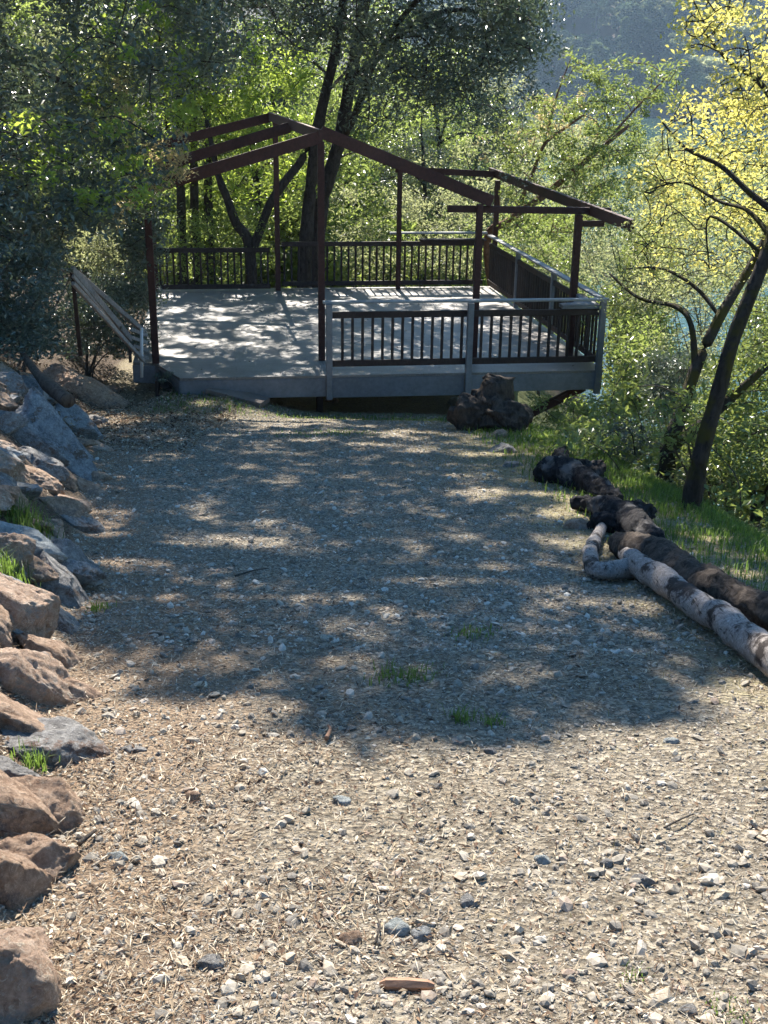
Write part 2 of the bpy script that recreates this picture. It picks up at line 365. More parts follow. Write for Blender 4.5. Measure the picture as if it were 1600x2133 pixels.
# ------------------------------------------------------------------ ground, water
def gridmesh(name, xs, ys, mat, zf, attrs=None, **kw):
    X, Y = np.meshgrid(xs, ys); Z = zf(X, Y); nx = len(xs); ny = len(ys)
    i = np.arange(ny-1)[:, None]*nx; j = np.arange(nx-1)[None, :]
    F = np.stack([i+j, i+j+1, i+nx+j+1, i+nx+j], -1).reshape(-1, 4)
    at_ = {k: f(X, Y).ravel() for k, f in (attrs or {}).items()}
    return mesh_np(name, np.stack([X, Y, Z], -1).reshape(-1, 3), F, mat, smooth=True, attrs=at_)
ys = [-10, -6, -3, -1, 0, .6, 1.0]
while ys[-1] < 60: ys.append(ys[-1]+max(.018, ys[-1]*.0095))
while ys[-1] < 620: ys.append(ys[-1]+6)
xs = list(np.arange(-2.2, 2.8, .028))
g = .035
while xs[-1] < 420: g = min(g*1.06, 8); xs.append(xs[-1]+g)
g = .035; lo = [-2.2]
while lo[-1] > -320: g = min(g*1.06, 8); lo.append(lo[-1]-g)
xs = lo[::-1][:-1]+xs
def m_dirt(x, y):
    d = np.interp(y, YL, XL); r = np.interp(y, YR, XR)
    return np.clip(1.0*sm(.9, -.1, x-d)*sm(20, 14, y)+.55*sm(2.5, 4, y)*sm(7, 4.5, y)*sm(.6, -.8, x)+.9*sm(.0, -.6, x-d)+.25*sm(5, 2, y)*(fbm(x*1.5, y*1.5, 44)+.5), 0, 1)
def m_straw(x, y):
    r = np.interp(y, YR, XR); return np.clip(.85*sm(-1.9, -.5, x-r)*sm(15, 11, y)+.35*sm(12.5, 15, y)+.3*(fbm(x, y, 77)+.3), 0, 1)
def m_soil(x, y):
    return np.clip(1.1*sm(.02, .22, np.interp(y, YL, XL)-x)+1.1*sm(24, 34, y), 0, 1.1)
def m_green(x, y):
    r = np.interp(y, YR, XR); return np.clip(1.2*sm(-.35, .35, x-r)+.5*sm(18, 25, y), 0, 1.3)
gridmesh('ground', np.array(xs), np.array(ys), GROUND, terrain, dict(dirt=m_dirt, straw=m_straw, green=m_green, soil=m_soil))['kind'] = 'structure'
gridmesh('water', np.linspace(-300, 420, 30), np.linspace(14, 410, 30), WATER, lambda X, Y: X*0+WATER_Z)['kind'] = 'structure'

# ------------------------------------------------------------------ stones
PHI = (1+5**.5)/2
ICO = np.array([(-1, PHI, 0), (1, PHI, 0), (-1, -PHI, 0), (1, -PHI, 0), (0, -1, PHI), (0, 1, PHI), (0, -1, -PHI), (0, 1, -PHI), (PHI, 0, -1), (PHI, 0, 1), (-PHI, 0, -1), (-PHI, 0, 1)])/math.hypot(1, PHI)
ICOF = np.array([(0, 11, 5), (0, 5, 1), (0, 1, 7), (0, 7, 10), (0, 10, 11), (1, 5, 9), (5, 11, 4), (11, 10, 2), (10, 7, 6), (7, 1, 8), (3, 9, 4), (3, 4, 2), (3, 2, 6), (3, 6, 8), (3, 8, 9), (4, 9, 5), (2, 4, 11), (6, 2, 10), (8, 6, 7), (9, 8, 1)])
def sphere(sub):
    V = [tuple(v) for v in ICO]; F = [tuple(f) for f in ICOF]
    for _ in range(sub):
        c = {}; NF = []
        def mid(a, b):
            k = (min(a, b), max(a, b))
            if k not in c:
                p = np.array(V[a])+np.array(V[b]); V.append(tuple(p/np.linalg.norm(p))); c[k] = len(V)-1
            return c[k]
        for a, b, d in F:
            x, y, z = mid(a, b), mid(b, d), mid(d, a); NF += [(a, x, z), (b, y, x), (d, z, y), (x, y, z)]
        F = NF
    return np.array(V), np.array(F)
SPH = {k: sphere(k) for k in (1, 2, 3, 4, 5)}
def rotmats(r, n, tilt=math.pi):
    a = r.uniform(0, 2*math.pi, n); b = r.normal(0, tilt, n); c = r.normal(0, tilt, n)
    ca, sa, cb, sb, cc, s_c = np.cos(a), np.sin(a), np.cos(b), np.sin(b), np.cos(c), np.sin(c); z = np.zeros(n); o = np.ones(n)
    Rz = np.stack([np.stack([ca, -sa, z], -1), np.stack([sa, ca, z], -1), np.stack([z, z, o], -1)], 1)
    Rx = np.stack([np.stack([o, z, z], -1), np.stack([z, cb, -sb], -1), np.stack([z, sb, cb], -1)], 1)
    Ry = np.stack([np.stack([cc, z, s_c], -1), np.stack([z, o, z], -1), np.stack([-s_c, z, cc], -1)], 1)
    return Rz@Rx@Ry
def scatter_stones(name, n, y0, y1, pw, smin, smax, label, bright=0):
    r = np.random.default_rng(5+n)
    u = r.random(n); e = 1-pw
    y = (y0**e+u*(y1**e-y0**e))**(1/e)
    xl = np.interp(y, YL, XL)-.1; xr = np.interp(y, YR, XR)+.1
    half = (y*.36+.5); a = np.maximum(xl, -half); b = np.minimum(xr, half)
    x = a+(b-a)*r.random(n)
    keep = (fbm(x*1.3, y*1.3, 61)+.65 > r.random(n)) & (r.random(n) > .75*m_straw(x, y)) & (y < 15.9)
    x, y = x[keep], y[keep]; n = len(x)
    s = np.maximum(smin*np.exp(r.exponential(.42, n)), y*.0006); s = np.minimum(s, smax)
    sc_ = np.stack([s*r.uniform(.8, 1.3, n), s*r.uniform(.55, 1, n), s*r.uniform(.3, .65, n)], -1)
    V = ICO[None]*(1+r.uniform(-.28, .22, (n, 12, 1))); V = V*sc_[:, None, :]
    V = np.einsum('nij,nkj->nki', rotmats(r, n, .35), V)
    V += np.stack([x, y, terrain(x, y)+s*r.uniform(.0, .3, n)], -1)[:, None]
    F = (ICOF[None]+12*np.arange(n)[:, None, None]).reshape(-1, 3)
    o = mesh_np(name, V.reshape(-1, 3), F, PEB, tint=np.repeat(np.clip(r.random(n)+bright*r.random(n), 0, 1), 12)); return tag(o, label, 'gravel', kind='stuff')
scatter_stones('gravel', 150000, 1.55, 16, 1.25, .0026, .024, 'loose grey and tan gravel strewn over the driveway')
scatter_stones('fine_gravel', 110000, 4.5, 16, .5, .0036, .024, 'paler small stones scattered over the shaded far half of the driveway', .35)
def scatter_litter():
    r = np.random.default_rng(91); n = 110000; y = (1.55**-.3+r.random(n)*(16.5**-.3-1.55**-.3))**(1/-.3)
    half = y*.36+.5; x = r.uniform(np.maximum(np.interp(y, YL, XL)-1.6, -half), np.minimum(np.interp(y, YR, XR)+.1, half))
    k = (r.random(n) < (.55+.8*m_dirt(x, y)+.5*m_straw(x, y))*(.25+.75*sm(-.15, .2, fbm(x*1.6, y*1.6, 93)))); x, y = x[k], y[k]; n = len(x)
    leaf = (r.random(n) < np.where((y > 11) & (x < -1.7), .8, .22)); L = np.where(leaf, r.uniform(.012, .028, n), r.uniform(.015, .06, n)); W = np.where(leaf, L*.42, r.uniform(.001, .0032, n)+y*.0002)
    L = L*np.where((y > 11), 1.25, 1)
    P = np.zeros((n, 4, 3)); P[:, 0, 0] = -L/2; P[:, 2, 0] = L/2; P[:, 1, 1] = -W/2; P[:, 3, 1] = W/2; P[:, 1, 2] = P[:, 3, 2] = W*.35
    P = np.einsum('nij,nkj->nki', rotmats(r, n, .3), P)+np.stack([x, y, terrain(x, y)+.004+r.exponential(.006, n)], -1)[:, None]
    b = 4*np.arange(n)[:, None]; F = np.concatenate([b+np.array([[0, 1, 2]]), b+np.array([[0, 2, 3]])])
    o = mesh_np('leaf_litter', P.reshape(-1, 3), F, LIT, tint=np.repeat(r.random(n)**.8, 4)); tag(o, 'dry straw, bark chips and fallen leaves lying over the ground', 'leaf litter', kind='stuff')
scatter_litter()
def fallen():
    r = np.random.default_rng(92); n = 16000; y = r.uniform(10.5, 16.8, n); x = r.uniform(-5.6, -1.9, n); k = (x > -y*.36-.4) & ~((x > -2.9) & (y > 15.8)) & (fbm(x*2, y*2, 95)+.55 > r.random(n)); x, y = x[k], y[k]; n = len(x)
    L = r.uniform(.025, .06, n); W = L*.4; P = np.zeros((n, 4, 3)); P[:, 0, 0] = -L/2; P[:, 2, 0] = L/2; P[:, 1, 1] = -W/2; P[:, 3, 1] = W/2; P[:, 1, 2] = P[:, 3, 2] = W*.4
    P = np.einsum('nij,nkj->nki', rotmats(r, n, .45), P)+np.stack([x, y, terrain(x, y)+.008+r.exponential(.012, n)], -1)[:, None]
    b = 4*np.arange(n)[:, None]; F = np.concatenate([b+np.array([[0, 1, 2]]), b+np.array([[0, 2, 3]])])
    tag(mesh_np('fallen_leaves', P.reshape(-1, 3), F, LIT, tint=np.repeat(r.random(n), 4)), 'dry curled leaves covering the ground between the rocks and the deck', 'fallen leaves', kind='stuff')
fallen()
def boulder(name, label, cat, box, mat, ang=0, depth=.8, seed=1, Y=None, flat=.0, group=None, sub=4, rough=1.0, push=.15, nplanes=10):
    x0, y0, x1, y1 = box; cx_, cy_ = (x0+x1)/2, (y0+y1)/2
    p = hit(cx_, cy_) if Y is None else at(cx_, cy_, Y)
    dist = (p-CAM)@FW; rx = (x1-x0)/2*dist/FPX*1.2; ry = (y1-y0)/2*dist/FPX*1.22
    r = np.random.default_rng(seed); V, F = SPH[sub]; D = V.copy(); V = V.copy()
    for _ in range(nplanes):
        nrm = r.normal(size=3); nrm /= np.linalg.norm(nrm); d = r.uniform(.5, .85); t = V@nrm-d; V = V-np.maximum(t, 0)[:, None]*nrm*.92
    V = V/np.abs(V).max(0)
    nz = fbm(D[:, 0]*1.7+seed, D[:, 1]*1.7+D[:, 2]*1.3, seed, 4)+fbm(D[:, 2]*2.3+seed*2, D[:, 0]*2-D[:, 1], seed+5, 4)
    fz = fbm(D[:, 0]*9+seed, D[:, 1]*9+D[:, 2]*7, seed, 3)+fbm(D[:, 2]*10, D[:, 0]*8-D[:, 1]*5, seed+3, 3)
    V = V*(1+.22*rough*nz+.15*rough*fz)[:, None]
    rz = depth*(rx+ry)/2
    c, s = math.cos(ang), math.sin(ang); a = RT*c+UP*s; b = -RT*s+UP*c
    if ang:                                      # keep the box as the outline of the turned shape
        l, q = rx, ry
        rx = math.hypot(l, q)*.95; ry = min(l, q)*.66
    off = FW*(push*rz)
    P = (V[:, 0:1]*rx)*a+(V[:, 1:2]*ry)*b+(V[:, 2:3]*rz)*FW
    base = p+off
    o = mesh_np(name, P, F, mat, smooth=True); o.location = base
    return tag(o, label, cat, group)
B = boulder
BL = [
 ((-70, 1925, 118, 2060), RPINK, 0, 'tan boulder behind the speckled one at the bottom of the rock edge', 3),
 ((-90, 1985, 97, 2230), RPINK, 0, 'speckled grey boulder cut by the bottom corner of the picture', 4),
 ((-90, 1772, 84, 1940), RBRN, 0, 'rough grey-brown boulder in front of the flat-topped block', 5),
 ((2, 1742, 148, 1890), RBRN, 0, 'flat-topped reddish block jutting into the drive', 6),
 ((-20, 1636, 156, 1790), RBRN, 0, 'rounded brown boulder right behind the flat-topped block', 7),
 ((-60, 1575, 82, 1690), RGRY, 0, 'pale grey rock beside a yellow tuft of grass', 8),
 ((-60, 1440, 142, 1612), RBRN, -.5, 'dark reddish boulder sloping down to a yellow tuft', 9),
 ((-60, 1362, 135, 1500), RPINK, 0, 'cracked pink boulder below the largest pink one', 10),
 ((-80, 1188, 104, 1382), RPINK, 0, 'largest pink boulder, sunlit, at the edge of the drive', 11),
 ((50, 1168, 190, 1300), RGRY, -.75, 'dark grey slanting rock behind the largest pink boulder', 12),
 ((118, 1136, 214, 1290), RGRY, -1.0, 'tall pinkish-grey slab leaning to the shaded drive', 13),
 ((88, 1255, 165, 1350), RGRY, -.7, 'small grey rock wedged at the foot of the largest pink boulder', 14),
 ((-70, 1082, 142, 1178), RWHT, -.25, 'greenish white slab lying below the tall green grass', 15),
 ((-60, 1112, 62, 1200), RPINK, 0, 'pinkish rock between the white slab and the low grass tuft', 16),
 ((62, 1098, 142, 1140), RPINK, 0, 'narrow pink stone resting behind the white slab', 17),
 ((82, 1082, 132, 1106), RPINK, 0, 'small flat orange stone on top of the rocks', 18),
 ((78, 1024, 164, 1104), RBRN, -.2, 'brown rock right of the tall green grass', 19),
 ((122, 1036, 214, 1160), RGRY, -.9, 'narrow grey slab leaning along the shaded drive', 20),
 ((-50, 1016, 48, 1096), RBRN, 0, 'dull brown rock half hidden behind the tall green grass', 21),
 ((30, 972, 122, 1030), RBRN, -.4, 'smooth tan rock sloping above the tall green grass', 22),
 ((-60, 938, 54, 1026), RPINK, -.5, 'sunlit pink rock with ridges at the picture edge', 23),
 ((34, 930, 124, 1008), RGRY, -.4, 'lumpy grey rock beneath the white-topped boulder', 24),
 ((-20, 884, 140, 982), RGRY, -.45, 'pointed boulder with a white crest', 25),
 ((108, 972, 164, 1042), RBRN, -.9, 'small brown rock right below the white-crested boulder', 26),
 ((38, 850, 184, 1040), RBLU, -.95, 'longest slate-blue slab sloping down the rock edge', 27),
 ((92, 832, 196, 922), RBLU, -.55, 'blue-grey rock under the long rounded boulder', 28),
 ((90, 778, 265, 884), RBRN, -.5, 'long rounded boulder nearest the leaf litter', 29),
 ((-60, 772, 48, 830), RGRY, 0, 'mauve-grey boulder topmost at the picture edge', 30),
 ((-60, 818, 30, 870), RBRN, 0, 'round brown rock under the topmost mauve-grey boulder', 31),
 ((24, 778, 108, 856), RBLU, -.3, 'weathered grey rock at the foot of the leaning branch', 32),
 ((-60, 860, 46, 908), RGRY, 0, 'grey rock left of the white-crested boulder', 33),
 ((-60, 908, 40, 948), RPINK, -.3, 'small pink rock below the white-crested boulder', 34),
 ((200, 796, 254, 834), RBRN, -.3, 'low ochre rock in the dry leaves beside the long rounded boulder', 35)]
GB = 'boulders edging the drive'
FR = np.random.default_rng(88); FILL = 'smaller rocks packed between the boulders'
for k in range(110):
    y = 2.6+10.5*FR.random() if k < 80 else 2.4+3.6*FR.random(); xl = np.interp(y, YL, XL); x = xl-FR.uniform(0, 1.25); z = float(terrain(x, y)); u, v = proj((x, y, z)); w_ = FR.uniform(.14, .34)*FPX/y/2
    if u < -60 or v < 770: continue
    BL.append(((u-w_, v-w_*.7, u+w_, v+w_*.7), [RBRN, RGRY, RPINK, RBLU][k % 4], FR.uniform(-.9, .1), 'small rock packed between the larger boulders of the rock edge', 300+k))
for box, m_, ang, lab, sd in BL:
    B('boulder' if sd < 300 else 'rock', lab, 'boulder' if sd < 300 else 'rock', box, m_, ang, .75 if (box[2]-box[0]) > 100 else .9, sd, group=GB if sd < 300 else FILL, push=.1, rough=.85)
B('rock', 'pale rounded rock in front of the dark gap under the deck', 'rock', (932, 826, 962, 856), RWHT, 0, .8, 41, sub=3, push=0)
B('rock', 'flat reddish rock in front of the dark burl stump', 'rock', (940, 866, 988, 896), RPINK, 0, .8, 42, sub=3, push=0)
B('rock', 'brown rock between the burl stump and the grey mossy rock', 'rock', (1018, 896, 1056, 926), RBRN, 0, .8, 43, sub=3, push=0)
B('rock', 'grey mossy rock on the right edge of the drive', 'rock', (1026, 918, 1080, 962), RGRY, -.2, .8, 44, sub=3, push=0)
B('rock', 'low pale rock nearest the charred logs', 'rock', (1046, 960, 1086, 984), RGRY, 0, .8, 45, sub=3, push=0)
B('rock', 'rust-coloured rock left of the driftwood knob', 'rock', (1178, 1082, 1226, 1118), RPINK, 0, .8, 46, sub=3, push=0)
B('rock', 'small dark rock under the left gatepost of the deck railing', 'rock', (676, 826, 706, 848), RBRN, 0, .8, 47, sub=3, push=0)
for i, (x, y, rx, ry, m_, lab) in enumerate([
  (733, 1955, 24, 20, RBRN, 'ochre stone in the gravel near the bottom middle'), (825, 1937, 24, 19, RWHT, 'whitish stone left of the grey one in the gravel'),
  (877, 1950, 20, 20, RBLU, 'blue-grey stone beside the whitish one in the gravel'), (715, 1669, 18, 11, RWHT, 'pale stone alone in the middle of the lit gravel'),
  (1022, 1566, 14, 9, RGRY, 'grey stone at the edge of the foreground shade'), (440, 2010, 26, 17, RGRY, 'flat grey stone near the bottom left of the drive'),
  (1437, 2110, 22, 15, RGRY, 'dull grey stone in the bottom right corner'), (1335, 1838, 24, 14, RGRY, 'flat grey stone on the right of the lit gravel'),
  (245, 1785, 22, 15, RWHT, 'pale pointed stone near the flat-topped block'), (150, 1680, 14, 11, RWHT, 'white pebble touching the rounded brown boulder'),
  (405, 1662, 14, 14, RBRN, 'brown upright stone in the left gravel'), (280, 1560, 26, 10, RGRY, 'grey stone lying at the left edge of the shade'),
  (975, 1880, 18, 14, RGRY, 'grey-green stone in the gravel above the bottom stick'), (1400, 1545, 16, 8, RWHT, 'white flat stone near the right edge of the shade'),
  (1130, 1790, 16, 11, RWHT, 'pale stone in the right middle gravel'), (1262, 1800, 14, 10, RGRY, 'dark stone in the right middle gravel')]):
    B('stone', lab, 'stone', (x-rx, y-ry, x+rx, y+ry), m_, 0, .9, 60+i, sub=2, push=-.1, group='larger stones lying in the gravel')

# ------------------------------------------------------------------ deck
TH = .144; AO = np.array([-.966, 16.956]); DZ = 1.55-3.896
dc, ds = math.cos(TH), math.sin(TH)
deck = empty('wooden_deck', (AO[0], AO[1], DZ)); deck.rotation_euler[2] = TH
tag(deck, 'raised grey plywood deck with dark railings at the end of the drive', 'deck')
frame = empty('timber_frame', (AO[0], AO[1], DZ)); frame.rotation_euler[2] = TH
tag(frame, 'dark red open gable frame of posts and rafters standing on the deck', 'timber frame')
def lp(mb, name, mat, parent, smooth=False):
    """mesh built in the deck's own coordinates"""
    V = np.vstack(mb.V); F = []
    if mb.F4: F.append(np.vstack(mb.F4))
    if mb.F3: F.append(np.vstack(mb.F3))
    o = mesh_np(name, V, F, mat, None, np.concatenate(mb.T), smooth); o.parent = parent; return o
def prism(poly, z0, z1):
    n = len(poly); mb = MB(); V = [(x, y, z0) for x, y in poly]+[(x, y, z1) for x, y in poly]
    mb.add(V, [(i, (i+1) % n, n+(i+1) % n, n+i) for i in range(n)]); return mb, n
VF, VB, UR, UL = -.96, 6.5, 4.06, -2.78
poly = [(-2.07, VF), (UR, VF), (UR, VB), (UL, VB), (UL, .1), (-2.44, -.02)]
mb, n = prism(poly, -.035, 0)
fl = bpy.data.meshes.new('deck_floor')
fl.from_pydata([(x, y, -.035) for x, y in poly]+[(x, y, 0) for x, y in poly], [], [tuple(range(n-1, -1, -1)), tuple(range(n, 2*n))]+[(i, (i+1) % n, n+(i+1) % n, n+i) for i in range(n)])
fl.materials.append(DECKM); flo = bpy.data.objects.new('floor', fl); col.objects.link(flo); flo.parent = deck
mb = MB(); y = VF+.02
mb.box((-2.07, y, -.04-.135), (-.02, y, -.04-.135), .04, .27); mb.box((.02, y, -.04-.145), (1.98, y, -.04-.145), .04, .29); mb.box((2.02, y-.002, -.04-.125), (UR-.03, y-.002, -.04-.125), .04, .25)
mb.box((-2.07, VF+.02, -.17), (-2.44, -.02, -.17), .04, .26); mb.box((-2.44, -.02, -.17), (UL, .08, -.17), .04, .26)
lp(mb, 'fascia', GRAY, deck)
mb = MB(); mb.box((UR-.02, VF+.05, -.17), (UR-.02, VB, -.17), .04, .26); mb.box((UL+.02, .1, -.17), (UL+.02, VB, -.17), .04, .26); mb.box((UL, VB-.02, -.17), (UR, VB-.02, -.17), .04, .26)
for u in np.arange(-2.4, 4, .6): mb.box((u, VF+.06, -.16), (u, VB-.06, -.16), .04, .22)
lp(mb, 'joists', DARKW, deck)
for u, v in ((-2.2, .6), (0, .4), (-2.4, 6.2), (0, 6.2), (2.2, 3), (0, 3), (3.6, 6.2), (3.6, 3.2)):
    x = AO[0]+dc*u-ds*v; y_ = AO[1]+ds*u+dc*v; zb = float(terrain(x, y_))-DZ-.1
    if zb < -.32: lp(MB().box((u, v, zb), (u, v, -.28), .1, .1, up=(0, 1, 0)), 'support_post', DARKW, deck)
# diagonal brace below the overhanging corner
lp(MB().box((2.55, -.55, -1.02), (3.85, -.75, -.30), .09, .12), 'brace', RED, deck)
RL = empty('railing', (0, 0, 0)); RL.parent = deck; RL.name = 'front_railing'
def rail_section(name, p0, p1, nb, cap, posts, dark_h=.93, z0=.10, po=0, lab=None, sub=False, inset=(0, 0), capmat=CAPW, single=True):
    """a railing between two floor points: cap board, dark top and bottom rail, balusters, posts"""
    e = bpy.data.objects.new(name, None); col.objects.link(e); e.parent = deck
    if lab: e['label'] = lab
    p0 = np.array(p0, float); p1 = np.array(p1, float); d = p1-p0; L = np.linalg.norm(d); d /= L; nn = np.array([-d[1], d[0]])
    P = lambda s, z, o=0: (*(p0+d*s+nn*o), z)
    lp(MB().box(P(.02, dark_h-.05), P(L-.02, dark_h-.05), .045, .09), 'top_rail', DARKW, e)
    lp(MB().box(P(.02, z0), P(L-.02, z0), .045, .09), 'bottom_rail', DARKW, e)
    if cap: lp(MB().box(P(-.06, 1.03), P(L+.06, 1.03), .12, .032), 'cap_rail', capmat, e)
    for s in posts:
        lp(MB().box(P(s, -.34 if po else -.3, po), P(s, 1.012, po), .085, .085, up=(d[0], d[1], 0)), 'rail_post', GRAY, e)
    for i in range(nb):
        s = (i+.5)*L/nb
        if any(abs(s-q) < .06 for q in posts): continue
        mbx = MB().box(P(s, z0+.046), P(s, dark_h-.096), .038, .038, up=(d[0], d[1], 0)); lp(mbx, 'baluster', DARKW, e)
    return e
bpy.data.objects.remove(RL)
rail_section('front_railing', (0, VF+.05), (4.0, VF+.05), 28, True, (0.02, 2.03, 3.97), z0=.16, dark_h=.90, po=-.075)
sr = rail_section('side_railing', (4.0, VF+.25), (4.0, VB-.1), 46, True, (2.4, 4.8), z0=.12, dark_h=.90)
lp(MB().box((4.075, VF+.02, -.30), (4.075, VF+.02, 1.0), .07, .11), 'rail_post', GRAY, sr)
rail_section('back_railing', (3.9, VB-.08), (-.25, VB-.08), 29, False, (), dark_h=.93)
bl = rail_section('back_left_railing', (-.45, VB-.25), (UL+.1, VB-.25), 17, False, (), dark_h=.84, z0=.08)
e = bpy.data.objects.new('raised_back_rail', None); col.objects.link(e); e.parent = deck
lp(MB().box((1.95, VB+.0, 1.08), (3.95, VB+.0, 1.08), .1, .04), 'cap_rail', CAPW, e)
lp(MB().box((3.93, VB-.02, 0), (3.93, VB-.02, 1.06), .09, .09), 'rail_post', GRAY, e)
lp(MB().box((2.55, VB-.1, .955), (3.9, VB-.1, .955), .2, .04), 'shelf_board', DARKW, e)
# corner shelf in the front right corner of the railing
cs = bpy.data.meshes.new('corner_shelf'); pl = [(3.38, VF+.0), (3.96, VF+.0), (3.96, VF+1.0), (3.86, VF+1.0), (3.8, VF+.55), (3.6, VF+.26), (3.38, VF+.2)]; n = len(pl)
cs.from_pydata([(x, y, .905) for x, y in pl]+[(x, y, .955) for x, y in pl], [], [tuple(range(n-1, -1, -1)), tuple(range(n, 2*n))]+[(i, (i+1) % n, n+(i+1) % n, n+i) for i in range(n)])
cs.materials.append(GRAY); co = bpy.data.objects.new('corner_shelf', cs); col.objects.link(co); co.parent = deck
lr_ = np.random.default_rng(64); nL = 260; uu = lr_.uniform(-2.6, 3.9, nL); vv = VF+.1+(VB-VF-.3)*lr_.random(nL)**.8; Lq = lr_.uniform(.03, .06, nL)
Pq = np.zeros((nL, 4, 3)); Pq[:, 0, 0] = -Lq/2; Pq[:, 2, 0] = Lq/2; Pq[:, 1, 1] = -Lq*.2; Pq[:, 3, 1] = Lq*.2; Pq[:, 1, 2] = Pq[:, 3, 2] = Lq*.15
Pq = np.einsum('nij,nkj->nki', rotmats(lr_, nL, .2), Pq)+np.stack([AO[0]+dc*uu-ds*vv, AO[1]+ds*uu+dc*vv, np.full(nL, DZ+.012)], -1)[:, None]; bq = 4*np.arange(nL)[:, None]
tag(mesh_np('deck_leaves', Pq.reshape(-1, 3), np.concatenate([bq+np.array([[0, 1, 2]]), bq+np.array([[0, 2, 3]])]), LIT, tint=np.repeat(lr_.random(nL), 4)), 'dry brown leaves scattered over the deck boards', 'fallen leaves', kind='stuff')
# ---- the red frame
def post(u, v, h, w=.09, lean=(0, 0)):
    return lp(MB().box((u, v, .004), (u+lean[0], v+lean[1], h), w, w, up=(0, 1, 0)), 'post', RED, frame)
post(0, 0, 3.12, .095); post(-2.44, 0, 2.06, .1); post(2.32, 0, 2.27); post(3.82, -.0, 2.12, .1)
post(-.32, 6.2, 3.25, .1); post(2.09, 6.2, 2.32, .09); post(4.15, 6.62, 2.1, .1); post(-2.7, 6.2, 2.3)
# ridge, rafters, plates
lp(MB().box((.0, -.06, 3.2), (-.42, 6.3, 3.28), .05, .16), 'ridge_beam', RED, frame)
def rafter(a, b, w=.05, h=.17, nm='rafter'): return lp(MB().box(a, b, w, h), nm, RED, frame)
rafter((.0, -.03, 3.25), (2.5, 0, 2.31)); rafter((-.02, -.03, 3.18), (-2.75, -.02, 2.38))
rafter((-.24, 3.1, 3.2), (-2.85, 3.1, 2.42)); rafter((-.42, 6.28, 3.26), (-3.0, 6.28, 2.62))
rafter((1.85, .055, 2.20), (4.32, .055, 2.165), .05, .10, 'header_beam')
rafter((2.0, 6.22, 2.33), (4.15, 6.22, 2.24), .05, .12, 'header_beam')
rafter((4.02, 6.75, 2.26), (4.02, -1.75, 2.16), .06, .16, 'side_plate')
rafter((3.9, .1, 1.98), (4.25, .1, 1.98), .05, .09, 'cleat')

# ------------------------------------------------------------------ small things round the deck
def px_box(mb, a, b, w, h, up=(0, 0, 1)): return mb.box(a, b, w, h, up)
o = MB(); a = at(436, 826, 15.9); b = at(556, 838, 15.75); gz = lambda p: np.array([p[0], p[1], float(terrain(p[0], p[1]))])
a = gz(at(440, 832, 15.85)); b = gz(at(552, 842, 15.6)); up_ = np.array([0, 0, .085])
o.box(a+up_, b+up_, .34, .07); tag(o.build('plank', PLANKM), 'pale weathered board lying as a step before the deck', 'plank')
pipe = empty('plastic_pipe', tuple(at(295, 780, 15.8))); tag(pipe, 'thin white upright pipe with a black joint left of the deck', 'pipe')
a = at(295.5, 786, 15.8); b = at(295, 686, 15.8); d = b-a
MB().tube([a, a+d*.99], [.022, .022], 12).build('tube', PVC, pipe, True)
MB().tube([a+d*.38, a+d*.43], [.031, .031], 12).build('joint', BLK, pipe, True); MB().tube([b-d*.01, b+d*.03], [.026, .02], 12).build('cap', PVC, pipe, True)
# leaning run of old boards left of the deck
lr = empty('old_handrail', tuple(at(230, 700, 15.6))); tag(lr, 'grey broken handrail of loose boards slanting down to the deck corner', 'handrail')
def bd(p, q, Y0, Y1, w, h, nm, m=OLDW): return MB().box(at(*p, Y0), at(*q, Y1), w, h).build(nm, m, lr)
bd((150, 560), (272, 706), 14.6, 15.9, .05, .085, 'board'); bd((160, 568), (300, 690), 14.9, 16.2, .05, .065, 'board'); bd((152, 590), (300, 752), 14.5, 15.8, .05, .05, 'board')
bd((152, 575), (262, 702), 14.58, 15.85, .03, .05, 'board')
bd((150, 560), (168, 740), 14.62, 14.8, .05, .05, 'rail_post', DARKW); bd((268, 690), (272, 755), 15.95, 15.9, .045, .045, 'rail_post', DARKW)
for k in range(4): bd((273+k*2, 686+k*17), (306+k, 698+k*16), 15.95, 16.25, .02, .05, 'slat')
# leaning branch among the boulders
br = MB(); P_, R_ = spline([at(42, 728, 11.3), at(75, 775, 11.0), at(105, 805, 10.6), at(142, 836, 10.2)], [.022, .045, .075, .07], 6)
br.tube(P_, R_, 10, noise=.25, seed=4); tag(br.build('branch', mat_bark('ochre_dead_wood', (.09, .055, .04), (.26, .17, .12)), smooth=True), 'thick dead brown branch leaning on the boulders', 'branch')
# framed white thing against the stump
fr = empty('small_frame', tuple(at(1017, 812, 13.2))); tag(fr, 'small tilted white frame leaning against the burl stump', 'frame')
q = [at(1009, 796, 13.2), at(1024, 791, 13.2), at(1027, 812, 13.05), at(1013, 817, 13.05)]
mb = MB()
for i in range(4): mb.box(q[i], q[(i+1) % 4], .015, .015, up=(0, -1, .2))
mb.build('rim', PVC, fr); mb = MB(); mb.box((q[0]+q[3])/2+np.array([.006, .012, 0]), (q[1]+q[2])/2+np.array([-.006, .012, 0]), .012, .1, up=(q[0]-q[3])); mb.build('panel', GRAY, fr)

